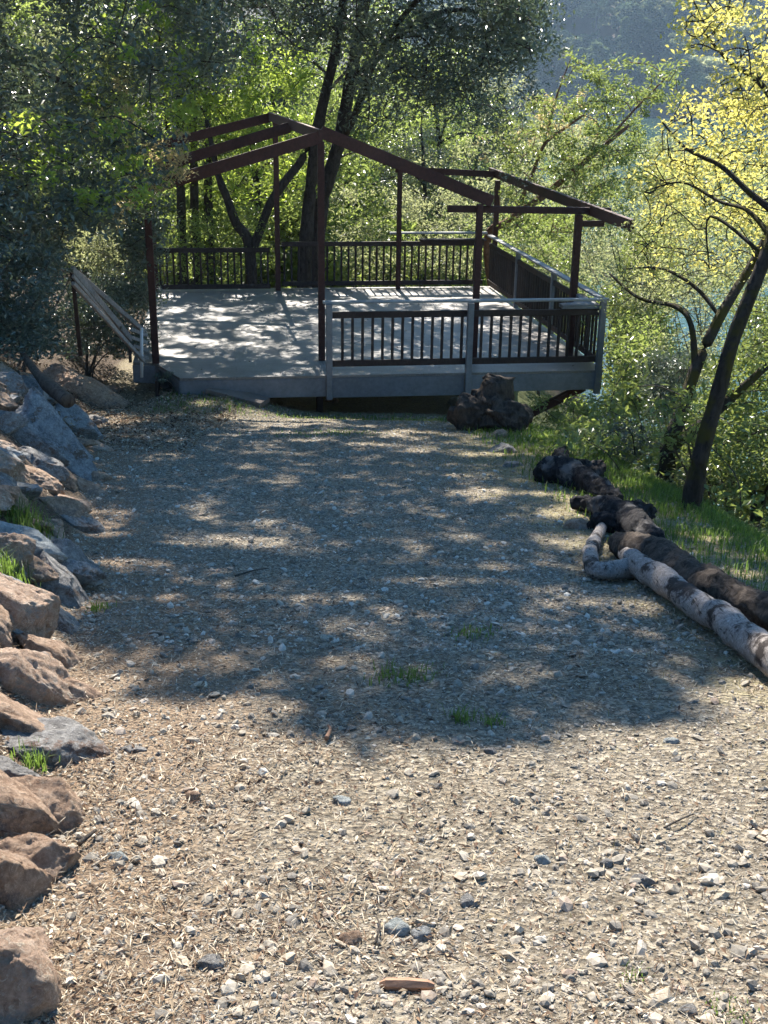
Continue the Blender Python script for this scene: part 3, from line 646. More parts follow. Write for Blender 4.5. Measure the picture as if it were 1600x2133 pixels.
# ------------------------------------------------------------------ logs and stumps
def limb(mb, pts, Rs, n=20, noise=.18, seed=1, seg=8, fr_=6): P, R = spline(pts, Rs, seg); mb.tube(P, R, n, noise=noise, seed=seed, fr=fr_); return P
st = MB(); hs = hit(1030, 893)
B_ = lambda px, py, Y: at(px, py, Y)
def rest(px, py, r, sink=.15):
    p = hit(px, py); k = r*FPX/((p-CAM)@FW); return at(px, py, hit(px, py+k*(1-sink))[1])
limb(st, [B_(1032, 898, 12.9), B_(1034, 855, 13.0), B_(1042, 815, 13.1), B_(1045, 784, 13.15)], [.22, .19, .17, .14], 20, .45, 3)
V, F = SPH[4]
def lump(mb, px, py, Y, r3, seed, rough=.35):
    D = V; nz = fbm(D[:, 0]*2+seed, D[:, 1]*2+D[:, 2], seed, 5)+fbm(D[:, 2]*2, D[:, 0]*2-D[:, 1]+seed, seed+4, 5)
    mb.add(D*np.array(r3)*(1+rough*nz*1.6)[:, None]+B_(px, py, Y), None, F)
lump(st, 985, 862, 13.0, (.26, .2, .21), 5); lump(st, 1062, 865, 12.9, (.26, .22, .19), 8); lump(st, 1020, 852, 13.05, (.2, .2, .22), 9); lump(st, 1085, 878, 12.8, (.11, .14, .12), 12); lump(st, 1040, 800, 13.1, (.15, .14, .1), 13)
st.V = [crumple(crumple(np.vstack(st.V), .09, 4, 4), .022, 24, 6)]; st.T = [np.concatenate(st.T)]
tag(st.build('tree_stump', STUMPM, smooth=True), 'dark burl stump with an upright stub by the deck', 'stump')
def rough_log(parts, lumps, mat, name, label, cat):
    mb = MB()
    for pts, Rs, s in parts: limb(mb, [rest(p[0], p[1], q) for p, q in zip(pts, Rs)], Rs, 36, .28, s, seg=22)
    for l in lumps: q = rest(l[0], l[1], l[3][2]); lump(mb, l[0], l[1], q[1], *l[3:])
    mb.V = [crumple(crumple(np.vstack(mb.V), .04, 5, 3), .024, 34, 5)]; mb.T = [np.concatenate(mb.T)]
    return tag(mb.build(name, mat, smooth=True), label, cat)
rough_log([([(1142, 985, 8.95), (1185, 985, 8.75), (1235, 1010, 8.5), (1290, 1040, 8.3)], [.09, .12, .10, .055], 3), ([(1170, 985, 8.85), (1166, 950, 8.9), (1172, 938, 8.9)], [.08, .06, .045], 5)],
          [(1150, 980, 9.0, (.11, .11, .12), 4, .3), (1225, 985, 8.7, (.13, .12, .10), 6, .4)], CHAR, 'charred_log', 'thick charred log with a broken knob on top', 'log')
rough_log([([(1200, 1050, 8.2), (1260, 1060, 8.0), (1320, 1090, 7.7), (1362, 1130, 7.4)], [.05, .08, .10, .07], 8)],
          [(1330, 1078, 7.75, (.11, .11, .09), 9, .4), (1262, 1085, 7.6, (.10, .1, .08), 11, .35)], CHAR, 'charred_log', 'burnt black log behind the driftwood knob', 'log')
rough_log([([(1290, 1135, 7.25), (1360, 1160, 6.9), (1450, 1215, 6.3), (1560, 1262, 5.75), (1700, 1320, 5.2)], [.07, .105, .11, .10, .10], 14)], [], BARKL, 'bark_log', 'dark bark-covered log lying behind the driftwood', 'log')
dw = MB()
R1 = [.036, .039, .045, .05, .053, .056]; P1 = [(1254, 1090), (1243, 1120), (1230, 1155), (1240, 1186), (1275, 1188), (1315, 1183)]
limb(dw, [rest(p[0], p[1], q, -.1) for p, q in zip(P1, R1)], R1, 24, .16, 21)
R2 = [.032, .044, .064, .07, .071, .071, .074]; P2 = [(1292, 1128), (1306, 1152), (1335, 1180), (1400, 1222), (1480, 1275), (1560, 1330), (1680, 1410)]
limb(dw, [rest(p[0], p[1], q, -.25) for p, q in zip(P2, R2)], R2, 40, .12, 22, seg=26)
for kx, ky, kr in ((1462, 1262, .03), (1372, 1200, .026), (1530, 1318, .034), (1500, 1280, .02)):
    kp = rest(kx, ky, .04, 0)-FW*.055; V_, F_ = SPH[2]; dw.add(V_*np.array([kr, kr*.5, kr])+kp, None, F_, t=0)
dw.V = [crumple(crumple(np.vstack(dw.V), .022, 4, 8), .008, 34, 9)]; dw.T = [np.concatenate(dw.T)]
tag(dw.build('driftwood_log', DRIFT, smooth=True), 'pale forked driftwood log with black knots', 'log')
ck = empty('fire', (0, 0, 0)); bpy.data.objects.remove(ck)
# sticks
def stick(px0, px1, r0, r1, label, mat=TWIG, name='stick', lift=.01, bend=.01):
    a = hit(*px0); b = hit(*px1); a = a+np.array([0, 0, lift+r0]); b = b+np.array([0, 0, lift+r1]); m = (a+b)/2+np.array([bend, 0, bend])
    P, R = spline([a, m, b], [r0, (r0+r1)/2, r1], 6); return tag(MB().tube(P, R, 8, noise=.3, seed=int(px0[0])).build(name, mat, smooth=True), label, 'stick')
a = hit(790, 2058)+np.array([0, 0, .012]); b = hit(905, 2062)+np.array([0, 0, .012])
wc = MB(); wc.tube([a, a+(b-a)*.12, a+(b-a)*.5, a+(b-a)*.88, b], [.004, .013, .016, .013, .005], 6, noise=.35, seed=3, fr=30)
tag(wc.build('wood_chip', ORW), 'split reddish piece of wood in the gravel near the bottom', 'wood chip')
stick((780, 1975), (784, 1918), .003, .002, 'short curved grey twig beside the ochre stone')
stick((1382, 1732), (1452, 1700), .003, .002, 'thin grey twig in the gravel on the right')
stick((165, 1770), (200, 1738), .008, .004, 'dark bent stick beside the rounded brown boulder')
stick((680, 1548), (684, 1518), .008, .004, 'upright piece of dead wood at the edge of the shade', ORW)
stick((490, 1205), (560, 1188), .006, .003, 'pale twig lying in the shaded drive')
stick((1055, 905), (1062, 888), .012, .01, 'short peg in front of the burl stump')

# ------------------------------------------------------------------ foliage
def leaves(C, per, rad_, size, asp=.45, seed=1, up=.35, droop=0):
    """C (n,3) clump centres -> leaf verts, faces, tint"""
    r = np.random.default_rng(seed); n = len(C)*per
    c = np.repeat(C, per, 0); cr = np.repeat(r.uniform(.6, 1.25, len(C)), per)
    g_ = r.normal(size=(n, 3)); g_ /= np.linalg.norm(g_, axis=1)[:, None]; g_ *= (r.random(n)**.45)[:, None]
    g_[:, 2] *= .62
    P = c+g_*rad_*cr[:, None]
    if droop: P[:, 2] -= droop*r.random(n)**2
    L = size*r.uniform(.6, 1.3, n); W = L*asp
    nrm = r.normal(size=(n, 3)); nrm[:, 2] = np.abs(nrm[:, 2])+up; nrm /= np.linalg.norm(nrm, axis=1)[:, None]
    t = r.normal(size=(n, 3)); t -= (t*nrm).sum(1)[:, None]*nrm; t /= np.linalg.norm(t, axis=1)[:, None]; b = np.cross(nrm, t)
    V_ = np.stack([P-t*L[:, None]/2, P+b*W[:, None]/2+nrm*W[:, None]*.25, P+t*L[:, None]/2, P-b*W[:, None]/2+nrm*W[:, None]*.25], 1)
    q = 4*np.arange(n)[:, None]; F_ = np.concatenate([q+np.array([[0, 1, 2]]), q+np.array([[0, 2, 3]])])
    ct = np.repeat(r.random(len(C)), per); tint = np.clip(.55*ct+.45*r.random(n), 0, 1)
    return V_.reshape(-1, 3), F_, np.repeat(tint, 4)
def twigs(mb, skel, C, r0=.012, seed=1, sag=.1, n=4):
    r = np.random.default_rng(seed); S = list(np.vstack(skel)); C = np.asarray(C); A = np.array(S)
    dm = np.sqrt(((C[:, None]-A[None])**2).sum(-1)).min(1)
    for c in C[np.argsort(dm)]:
        v = A-c; d = np.sqrt((v**2).sum(1))+np.maximum(0, v[:, 2])*.4; k = int(np.argmin(d)); a = A[k]; L = float(np.linalg.norm(a-c))
        if L < .05: continue
        new = [c]
        if L < 5:
            m1 = a+(c-a)*.5+r.normal(0, .10*L, 3)+np.array([0, 0, .05*L]); P, R = spline([a, m1, c], [r0*(.5+.5*min(L, 3)), r0*.65, r0*.3], 3); mb.tube(P, R, n, cap=False); new = [c, m1]
        A = np.vstack([A, new])
def region(polys, n, seed):
    """random pixel-independent points: polys = [(x0,y0,x1,y1,Y0,Y1,weight)] boxes seen from the camera at real depths"""
    r = np.random.default_rng(seed); w_ = np.array([p[6] for p in polys], float); w_ /= w_.sum(); out = []
    for i in r.choice(len(polys), n, p=w_):
        x0, y0, x1, y1, Y0, Y1, _ = polys[i]; out.append(at(r.uniform(x0, x1), r.uniform(y0, y1), r.uniform(Y0, Y1)))
    return np.array(out)
def plant(name, label, cat, skel, C, per, rad_, size, leaf, bark, asp=.45, seed=1, group=None, crown='crown', tw=.012, droop=0, nz=.2, n=12, up=.35, extra=None, stem='trunk'):
    base = np.array(skel[0][0][0]); root = empty(name, tuple(base)); tag(root, label, cat, group)
    mb = MB(); S = []
    for pts, Rs in skel: P, R = spline(pts, Rs, 6); mb.tube(P, R, n, noise=nz, seed=seed+len(S)); S.append(P)
    if tw and len(C): twigs(mb, S, C, tw, seed)
    mb.build(stem, bark, root, True)
    if len(C):
        Vv, Ff, T = leaves(C, per, rad_, size, asp, seed, up, droop); mesh_np(crown, Vv, Ff, leaf, root, T)
    for nm, C2, per2, rad2, size2, leaf2 in (extra or []):
        Vv, Ff, T = leaves(C2, per2, rad2, size2, asp, seed+50, up); mesh_np(nm, Vv, Ff, leaf2, root, T)
    return root
G = lambda x, y, dz=-.1: np.array([x, y, float(terrain(x, y))+dz])

# --- the overhead live oak: seen crown at the upper left, plus unseen clumps placed to shade drive and deck
r_ = np.random.default_rng(33); SH = []
LIT = [(470, 1122, 70, 22), (570, 1138, 50, 14), (860, 1165, 60, 16), (1160, 1228, 95, 24), (330, 950, 100, 16), (600, 870, 190, 26), (1180, 1065, 60, 26), (985, 1110, 50, 16), (1010, 1030, 70, 18), (760, 1290, 40, 10), (330, 1290, 60, 14), (830, 905, 60, 16), (600, 1010, 60, 14), (420, 1215, 50, 12), (1330, 1190, 60, 20), (1480, 1290, 60, 24), (740, 1060, 60, 12), (250, 870, 60, 30)]
EDGE_X = [-200, 90, 140, 200, 330, 480, 620, 760, 900, 1030, 1170, 1290, 1330, 1420, 1520, 1700]
EDGE_Y = [1090, 1150, 1230, 1330, 1400, 1430, 1480, 1510, 1545, 1530, 1580, 1560, 1500, 1420, 1400, 1395]
def lift(p, t):
    q = p+SUN*t; lim = 1.55+.075*q[1]+.75
    return p+SUN*(t+(lim-q[2])/(SUN[2]-.05)) if q[2] < lim else q
for gy in np.arange(3.2, 16.2, .30):
    for gx in np.arange(-4.6, 3.6, .27):
        x = gx+r_.uniform(-.12, .12); y = gy+r_.uniform(-.15, .15); z = float(terrain(x, y, False)); u, v = proj((x, y, z))
        if v > np.interp(u, EDGE_X, EDGE_Y)+25+r_.normal(0, 12): continue
        if any(((u-a)/c/.8)**2+((v-b)/d/.8)**2 < 1 for a, b, c, d in LIT): continue
        pr = .97 if v > 960 else .8
        if v < 930 and u < 420: pr = .82
        if u > 1150 and v < 1350: pr = .74
        if u < 215 and v < 1080: pr = .25
        if x > 2.5: continue
        if r_.random() > pr: continue
        SH.append(lift(np.array([x, y, z]), r_.uniform(9, 13)))
for gv in np.arange(-.8, 6.4, .42):
    for gu in np.arange(-2.6, 4, .36):
        u = gu+r_.uniform(-.15, .15); v = gv+r_.uniform(-.2, .2); pr = .85
        if u > .1 and .2 < v < 3.6: pr = .6
        if u > 0 and v > 4.6: pr = .5
        if r_.random() > pr: continue
        x = AO[0]+dc*u-ds*v; y = AO[1]+ds*u+dc*v; SH.append(lift(np.array([x, y, DZ]), r_.uniform(10, 13)))
for gy in np.arange(4.6, 8.4, .42):
    for gx in np.arange(1.4, 2.5, .36):
        x = gx+r_.uniform(-.15, .15); y = gy+r_.uniform(-.2, .2)
        if x > y*.34+.6 or x < np.interp(y, YR, XR) or r_.random() > .85: continue
        SH.append(lift(np.array([x, y, float(terrain(x, y, False))]), r_.uniform(10, 13)))
for gy in np.arange(9, 20, .5):
    for gx in np.arange(-9, -2.6, .42):
        if gy > 16 and gx > -4.4: continue
        x = gx+r_.uniform(-.15, .15); y = gy+r_.uniform(-.2, .2); z = float(terrain(x, y, False))
        if x > -4.6 and y < 16.2 or r_.random() > (.5 if y > 13 else .15): continue
        SH.append(lift(np.array([x, y, z]), r_.uniform(9, 12)))
SH = np.array(SH); print('shade clumps', len(SH))
oak_skel = [([G(-7.2, 13.5), (-6.6, 13.6, 1.2), (-5.4, 13.8, 3.6), (-3.6, 14, 5.6)], [.34, .28, .24, .19]),
            ([(-3.6, 14, 5.6), (-2, 14.6, 6.8), (0, 15.5, 8), (2.4, 16.5, 8.8)], [.19, .14, .10, .04]), ([(-5.4, 13.8, 3.6), (-3.6, 13.4, 5.6), (-1.8, 13.4, 6.4), (.4, 14.6, 7.0)], [.16, .10, .06, .02]),
            ([(-5.4, 13.8, 3.6), (-4.4, 16, 6.0), (-2.6, 19, 8.4), (0, 21, 9.5)], [.18, .12, .08, .03]), ([(-6.0, 13.7, 2.4), (-4.9, 12.6, 2.6), (-3.6, 12.2, 2.7), (-2.6, 12.4, 2.4)], [.12, .08, .05, .02]),
            ([(-6.3, 13.7, 1.9), (-5.2, 14.6, 2.0), (-4.0, 15, 1.5), (-3.3, 15.2, .9)], [.11, .07, .04, .015])]
vis = region([(-120, -120, 330, 420, 12, 16.5, 6), (300, -120, 480, 190, 13, 18, 1.6), (-120, 380, 110, 540, 12, 15, 1.6), (110, 380, 230, 470, 12, 15, .8), (240, 380, 330, 540, 16.6, 18, .9)], 330, 5)
plant('live_oak', 'huge dark live oak overhanging the drive from the left', 'tree', oak_skel, vis, 80, .40, .092, LOAK, BARK, .46, 3, crown='crown', tw=.012,
      extra=[('shade_clumps', SH, 120, .31, .13, LOAK), ('yellow_leaf_spray', region([(180, 110, 270, 300, 12.5, 13.5, 1), (280, 270, 410, 400, 15.0, 15.9, 3), (230, 380, 320, 470, 14.8, 15.6, .7)], 44, 8), 60, .16, .05, LAMB), ('lit_sprays', region([(160, 100, 280, 300, 12, 13.2, 2), (60, 380, 240, 460, 11.8, 13, 1)], 40, 29), 34, .16, .05, LSUN), ('sunlit_sprays', region([(150, -60, 420, 240, 12, 17, 2), (0, 240, 330, 430, 11.6, 15, 1.2)], 110, 28), 30, .2, .085, LBRT)])  # last two sprays: brighter leaf colours painted in as sunlit spots on the oak

# --- twin trunked oak behind the deck
tw_skel = [([G(-1.85, 25.2), at(636, 520, 25.2), at(652, 350, 25.2), at(668, 240, 25.3), at(698, 110, 25.4), at(716, 0, 25.5), at(735, -180, 25.6)], [.19, .15, .13, .115, .10, .09, .08]),
           ([G(-1.6, 25.5), at(655, 560, 25.4), at(672, 420, 25.5), at(705, 300, 25.5), at(728, 180, 25.5), at(760, 0, 25.5), at(790, -180, 25.5)], [.19, .17, .16, .14, .125, .12, .10]),
           ([at(690, 330, 25.5), at(735, 250, 25), at(780, 130, 24.2), at(860, 10, 23), at(960, -60, 22)], [.08, .07, .06, .05, .03]),
           ([at(728, 180, 25.5), at(850, 60, 24), at(960, 20, 22.5), at(1060, 60, 21.5)], [.09, .06, .04, .015])]
twc = region([(600, -260, 1000, 60, 21, 27, 5), (720, 40, 1010, 200, 21, 25, 4), (960, -80, 1090, 160, 20, 23, 2), (740, 180, 900, 270, 22, 25, 1), (400, -250, 640, 40, 22, 27, 2.5), (560, -60, 720, 110, 22, 26, 1.2), (1000, -60, 1140, 130, 20, 23, 1.6), (800, 180, 1060, 260, 21, 24, .8)], 430, 12)
hang = np.vstack([np.linspace(at(x, 150, 21), at(x+dx, y, 21), 6) for x, dx, y in ((985, 8, 330), (1010, 12, 300), (1030, 30, 420), (1050, -10, 300), (1075, 20, 380), (960, -5, 280), (925, 0, 250), (1100, 10, 210))])
plant('twin_trunk_oak', 'tall oak with two dark leaning trunks right behind the deck', 'tree', tw_skel, twc, 66, .62, .105, LOAK, BARK, .42, 9, tw=.02, extra=[('hanging_sprays', hang, 30, .20, .07, LOAK)], nz=.25)
# v-shaped small tree left of it
plant('forked_tree', 'small dark tree forking in a V close to the back railing', 'tree',
      [([G(-2.95, 25), at(520, 515, 25), at(492, 465, 25), at(472, 410, 25), at(455, 365, 25), at(430, 250, 25.4)], [.14, .12, .10, .085, .075, .04]),
       ([at(522, 530, 25), at(545, 470, 25), at(565, 420, 25), at(600, 370, 25), at(640, 310, 25.2), at(690, 150, 25.6)], [.11, .09, .09, .09, .075, .04])],
      region([(360, 60, 640, 300, 25, 28, 3), (330, 150, 520, 420, 25, 28, 2), (520, 250, 660, 420, 25.5, 27.5, 1)], 150, 15), 60, .42, .13, LBRT, BARK, .38, 16, tw=.014)
# --- madrone right of the deck
mad = [([G(2.9, 25.5), at(1015, 520, 25), at(1060, 460, 24.6), at(1130, 410, 24.3), at(1190, 360, 24), at(1250, 310, 23.8), at(1310, 262, 23.6)], [.12, .09, .075, .07, .06, .045, .03]),
       ([at(1075, 440, 24.5), at(1110, 360, 24.5), at(1135, 300, 24.5), at(1180, 265, 24.5), at(1215, 240, 24.5)], [.05, .04, .035, .03, .02]),
       ([at(1135, 300, 24.5), at(1160, 200, 24.6), at(1190, 120, 24.8)], [.03, .02, .01]), ([at(1250, 310, 23.8), at(1330, 220, 23.8), at(1400, 150, 24)], [.03, .02, .008])]
mc = region([(1030, 200, 1330, 330, 23, 26, 3), (1040, 330, 1300, 500, 23, 26, 2.6), (1180, 120, 1420, 240, 23.4, 25, 1.6), (1180, 300, 1400, 420, 23, 25, .9)], 280, 18)
plant('madrone_tree', 'leaning madrone with reddish branches beyond the right corner of the deck', 'tree', mad, mc, 44, .26, .10, LMAD, BARKR, .38, 19, tw=.014,
      extra=[('reddish_new_leaves', region([(1100, 190, 1250, 300, 23.5, 25, 2), (1000, 250, 1080, 330, 23.5, 25, 1)], 26, 20), 22, .18, .08, LAMB)])
# --- yellow leaved oak on the right bank
yb = hit(1440, 1058); yo = [([yb-np.array([0, 0, .1]), at(1452, 980, 8.0), at(1490, 840, 8.05), at(1530, 700, 8.1), at(1580, 570, 8.2), at(1640, 400, 8.4), at(1680, 150, 8.6), at(1690, -100, 8.9)], [.085, .062, .056, .053, .05, .045, .035, .022]),
      ([at(1625, 450, 8.35), at(1560, 400, 8.5), at(1500, 345, 8.7), at(1430, 310, 8.9), at(1380, 255, 9.1)], [.03, .022, .017, .011, .006]), ([at(1660, 300, 8.5), at(1590, 180, 8.7), at(1520, 130, 8.9), at(1460, 60, 9.0)], [.03, .02, .014, .006]),
      ([at(1610, 500, 8.3), at(1560, 440, 8.6), at(1500, 420, 8.9), at(1420, 380, 9.3), at(1340, 400, 9.6)], [.025, .016, .012, .008, .004]), ([at(1600, 540, 8.3), at(1480, 450, 8.8), at(1478, 560, 8.7)], [.015, .01, .004])]
yc = region([(1420, -80, 1680, 110, 8.2, 10, 3), (1500, 110, 1680, 260, 8.2, 10, 2.6), (1390, 200, 1640, 360, 8.6, 11, 5), (1330, 330, 1640, 480, 9, 11.5, 4.2), (1320, 470, 1640, 570, 9, 11.5, 2.2), (1420, 20, 1500, 110, 8.5, 9.5, 1)], 640, 22)
plant('yellow_leaved_oak', 'young oak with fresh yellow leaves and a long mossy leaning trunk', 'tree', yo, yc[:450], 17, .18, .042, LYEL, BARKM, .6, 23, tw=.008, nz=.3, n=16)
sb = at(1388, 985, 9.7); so_ = [([G(sb[0]-.1, sb[1]+.1, -.2), sb, at(1392, 930, 9.6), at(1420, 860, 9.7), at(1448, 770, 9.9), at(1500, 660, 10.1), at(1560, 560, 10.4), at(1640, 420, 10.7)], [.10, .08, .066, .058, .052, .046, .042, .03]),
     ([at(1448, 770, 9.9), at(1440, 680, 10), at(1410, 640, 10.2), at(1330, 620, 10.6), at(1270, 570, 11)], [.03, .025, .022, .016, .01]),
     ([at(1500, 660, 10.1), at(1450, 600, 10.4), at(1380, 560, 10.8), at(1300, 560, 11.2)], [.02, .017, .012, .008]), ([at(1385, 940, 9.6), at(1440, 900, 9.8), at(1500, 850, 9.9), at(1600, 760, 10)], [.06, .05, .045, .03])]
plant('mossy_leaning_tree', 'mossy dark tree leaning behind the yellow-leaved oak on the bank', 'tree', so_, region([(1250, 480, 1600, 640, 10, 12.5, 3), (1320, 600, 1480, 720, 10.4, 12, .8), (1500, 620, 1640, 720, 10.5, 12, 1)], 120, 25), 14, .22, .04, LOLV, BARKM, .5, 26, tw=.006, nz=.3, n=14)

# --- shrubs
def shrub(name, label, polys, nc, per, rad_, size, leaf, seed, base, bark=TWIG, asp=.42, tw=.008, group=None, cat='shrub', up=.35, hh=.6):
    C = region(polys, nc, seed); b = G(*base); c = C.mean(0)
    sk = [([b, b*.6+c*.4, c], [.022, .014, .006])]
    rr = np.random.default_rng(seed)
    for k in range(4):
        t = C[rr.integers(len(C))]; sk.append(([b+rr.normal(0, .04, 3), b*.5+t*.5+np.array([0, 0, .1]), t], [.014, .01, .004]))
    return plant(name, label, cat, sk, C, per, rad_, size, leaf, bark, asp, seed, group, 'foliage', tw, n=7, up=up, stem='stems')
shrub('bay_bush', 'glossy bush in the shade under the deck corner', [(1120, 830, 1330, 900, 14.5, 17.5, 3), (1295, 660, 1370, 850, 14.5, 17.5, 3.4), (1180, 890, 1350, 960, 12.5, 15, 2.4)], 190, 60, .24, .06, LBAY, 31, (3.6, 15))
shrub('toyon_bush', 'dark bush between the deck corner and the mossy tree', [(1350, 740, 1440, 900, 11.5, 13.5, 3), (1270, 890, 1440, 960, 10.4, 12, 2)], 120, 65, .22, .055, LOAK, 32, (3.3, 11.6))
shrub('bay_sapling', 'bright broad-leaved sprig in front of the mossy trunk', [(1370, 820, 1480, 960, 8.8, 9.3, 1)], 26, 26, .12, .055, LMAD, 33, (2.75, 9.2), asp=.4)
shrub('glossy_bush', 'big sunlit glossy bush at the right edge behind the yellow-leaved oak', [(1450, 740, 1660, 930, 9.8, 11.8, 3), (1460, 900, 1660, 1030, 9.2, 10.8, 2.4), (1540, 620, 1660, 780, 10, 12, 1.5)], 260, 52, .2, .055, LMAD, 34, (4.0, 10))
shrub('dry_bush', 'twiggy low bush at the foot of the bank near the water', [(1400, 960, 1540, 1060, 9, 10.5, 1)], 36, 26, .16, .04, LOLV, 35, (3.1, 9.8))
shrub('river_bush', 'grey-green bush above the river between deck and mossy tree', [(1320, 470, 1480, 640, 15, 19, 2), (1300, 700, 1500, 800, 14, 18, 1.5), (1450, 560, 1640, 760, 14, 18, 1.6), (1290, 540, 1360, 700, 17, 21, 2.2)], 230, 55, .34, .06, LOLV, 36, (5.0, 16))
shrub('olive_bush', 'olive brush beyond the side railing', [(1060, 470, 1290, 620, 24, 30, 3), (1200, 420, 1400, 560, 24, 30, 2)], 110, 60, .5, .085, LOLV, 37, (6.0, 27))
shrub('riverside_bush', 'tall loose bush just past the outer corner of the deck', [(1300, 480, 1400, 700, 16, 20, 2), (1305, 700, 1400, 870, 15, 18, 2), (1268, 600, 1345, 860, 17, 19.5, 3)], 250, 60, .34, .08, LMAD, 48, (5.2, 17))
shrub('green_bush', 'bright green bush rising over the side railing', [(1050, 430, 1200, 560, 25, 28, 3)], 60, 55, .4, .10, LBAY, 38, (3.6, 26.5))
shrub('sunny_brush', 'yellow-green brush filling the view above the river behind the yellow-leaved oak', [(1360, 300, 1640, 480, 13, 18, 2.4), (1340, 430, 1640, 600, 13, 18, 2.2), (1150, 270, 1380, 480, 25, 32, 2.2)], 380, 46, .32, .055, LSUN, 46, (5.5, 15), tw=.008)
shrub('misty_brush', 'pale grey-green brush far behind the right rafters', [(860, 290, 1120, 470, 30, 38, 3), (1000, 250, 1240, 320, 38, 50, 2), (1100, 290, 1440, 460, 34, 46, 3.4), (1380, 330, 1640, 620, 34, 50, 3), (1150, 480, 1420, 620, 28, 38, 2)], 380, 55, .8, .13, LOLV, 39, (9.0, 36), tw=.02)
shrub('dark_shrub', 'dark shrub in the far left corner below the oak', [(-80, 520, 105, 735, 11.2, 13.5, 3), (110, 640, 230, 690, 15.6, 16.6, .5)], 190, 70, .28, .07, LOAK, 40, (-4.6, 13))
shrub('bright_shrub', 'shrub with lit yellow-green tips above the old handrail', [(100, 460, 250, 570, 15.8, 17.2, 1)], 70, 40, .2, .055, LOLV, 41, (-4.9, 15))
shrub('corner_shrub', 'dark leafy shrub filling the gap left of the red corner post', [(200, 470, 320, 640, 17, 20, 1)], 75, 70, .36, .07, LOAK, 42, (-5.2, 18.5))
shrub('shade_shrub', 'dark low shrub behind the old handrail left of the deck', [(140, 590, 300, 735, 16.4, 18.2, 1)], 110, 70, .28, .07, LOAK, 49, (-4.6, 17.3))
shrub('weedy_clump', 'small dark weed at the clipped corner of the deck', [(325, 776, 372, 815, 15.7, 16.2, 1)], 10, 60, .09, .035, LOAK, 43, (-2.9, 15.9), tw=.003)
shrub('undergrowth_bush', 'low leafy undergrowth behind the back left railing', [(330, 440, 560, 590, 24.5, 28, 1)], 90, 60, .36, .085, LBAY, 44, (-5, 26))
shrub('underbrush_bush', 'shady underbrush behind the back right railing', [(690, 400, 1000, 580, 25, 29, 1)], 130, 60, .42, .085, LOLV, 45, (1.0, 27))

# --- the wood behind: prototypes and copies
def proto(name, leaf, bark, seed, H=9, nc=130, per=70, cr=.55, size=.13, asp=.42, lean=.4):
    r = np.random.default_rng(seed); sk = []; top = np.array([r.normal(0, lean), r.normal(0, lean), H*.9])
    P0 = [np.zeros(3), top*.3+r.normal(0, .15, 3), top*.65+r.normal(0, .25, 3), top]; sk.append((P0, [.17, .14, .09, .03]))
    C = []
    for k in range(11):
        f = r.uniform(.18, .9); a = r.uniform(0, 6.283); b0 = np.array([np.interp(f, [0, .3, .65, 1], [p[i] for p in P0]) for i in range(3)])
        L = (1.35-f)*H*.30*r.uniform(.7, 1.2); e = b0+np.array([math.cos(a)*L, math.sin(a)*L, L*r.uniform(.1, .7)]); m_ = (b0+e)/2+np.array([0, 0, .12*L])
        sk.append(([b0, m_, e], [.06, .04, .015]))
        for _ in range(nc//12):
            t = r.uniform(.35, 1.1); C.append(b0+(e-b0)*t+r.normal(0, .45, 3))
    for _ in range(nc//12*2): C.append(top*r.uniform(.6, 1.02)+r.normal(0, .6, 3))
    return sk, np.array(C), per, cr, size, leaf, bark, asp, seed
PR = [proto('a', LBAY, BARK, 101), proto('b', LOAK, BARK, 102, H=10), proto('c', LOLV, BARK, 103, H=9, cr=.6), proto('d', LOAK, BARK, 104, H=8, per=60), proto('e', LBAY, BARK, 105, H=8)]
PG = [None]*5
GW = 'trees of the dense wood behind the deck'
LBW = ['bright green woodland tree in the dense wood behind the deck', 'dark green woodland tree in the dense wood behind the deck', 'grey-green woodland tree in the dense wood behind the deck', 'low dark woodland tree in the dense wood behind the deck', 'low bright woodland tree in the dense wood behind the deck']
NMW = ['bay_tree', 'oak_tree', 'willow_tree', 'oak_tree', 'bay_tree']
def wood_tree(i, x, y, s, rot):
    if PG[i] is None:
        sk, C, per, cr, size, leaf, bark, asp, seed = PR[i]
        t = plant(NMW[i], LBW[i], 'tree', sk, C, per, cr, size, leaf, bark, asp, seed, GW, tw=.02, n=8); PG[i] = t
    else:
        t = PG[i].copy(); col.objects.link(t)
        for ch in PG[i].children: c_ = ch.copy(); col.objects.link(c_); c_.parent = t
    t.location = (x, y, float(terrain(x, y))-.15); t.scale = (s, s, s); t.rotation_euler[2] = rot
r = np.random.default_rng(71)
WT = []
for Y, n_, x0, x1 in ((31.5, 6, -11, 1.5), (35, 6, -12, 3.5), (38, 8, -14, 4), (44, 8, -16, 5), (52, 9, -20, 9), (62, 9, -24, 12)):
    for k in range(n_): WT.append((x0+(x1-x0)*(k+.5)/n_+r.normal(0, .6), Y+r.normal(0, 1)))
for x, y in ((-8.2, 17.5), (-9.5, 21), (-7.8, 24.5), (-11, 26)): WT.append((x, y))
for k, (x, y) in enumerate(WT):
    i = [0, 2, 1, 4, 0, 3, 2][k % 7]
    if y < 27: i = 1
    wood_tree(i, x, y, r.uniform(.85, 1.25)*(.8 if 27 < y < 40 else 1), r.uniform(0, 6.28))
PB = [None]
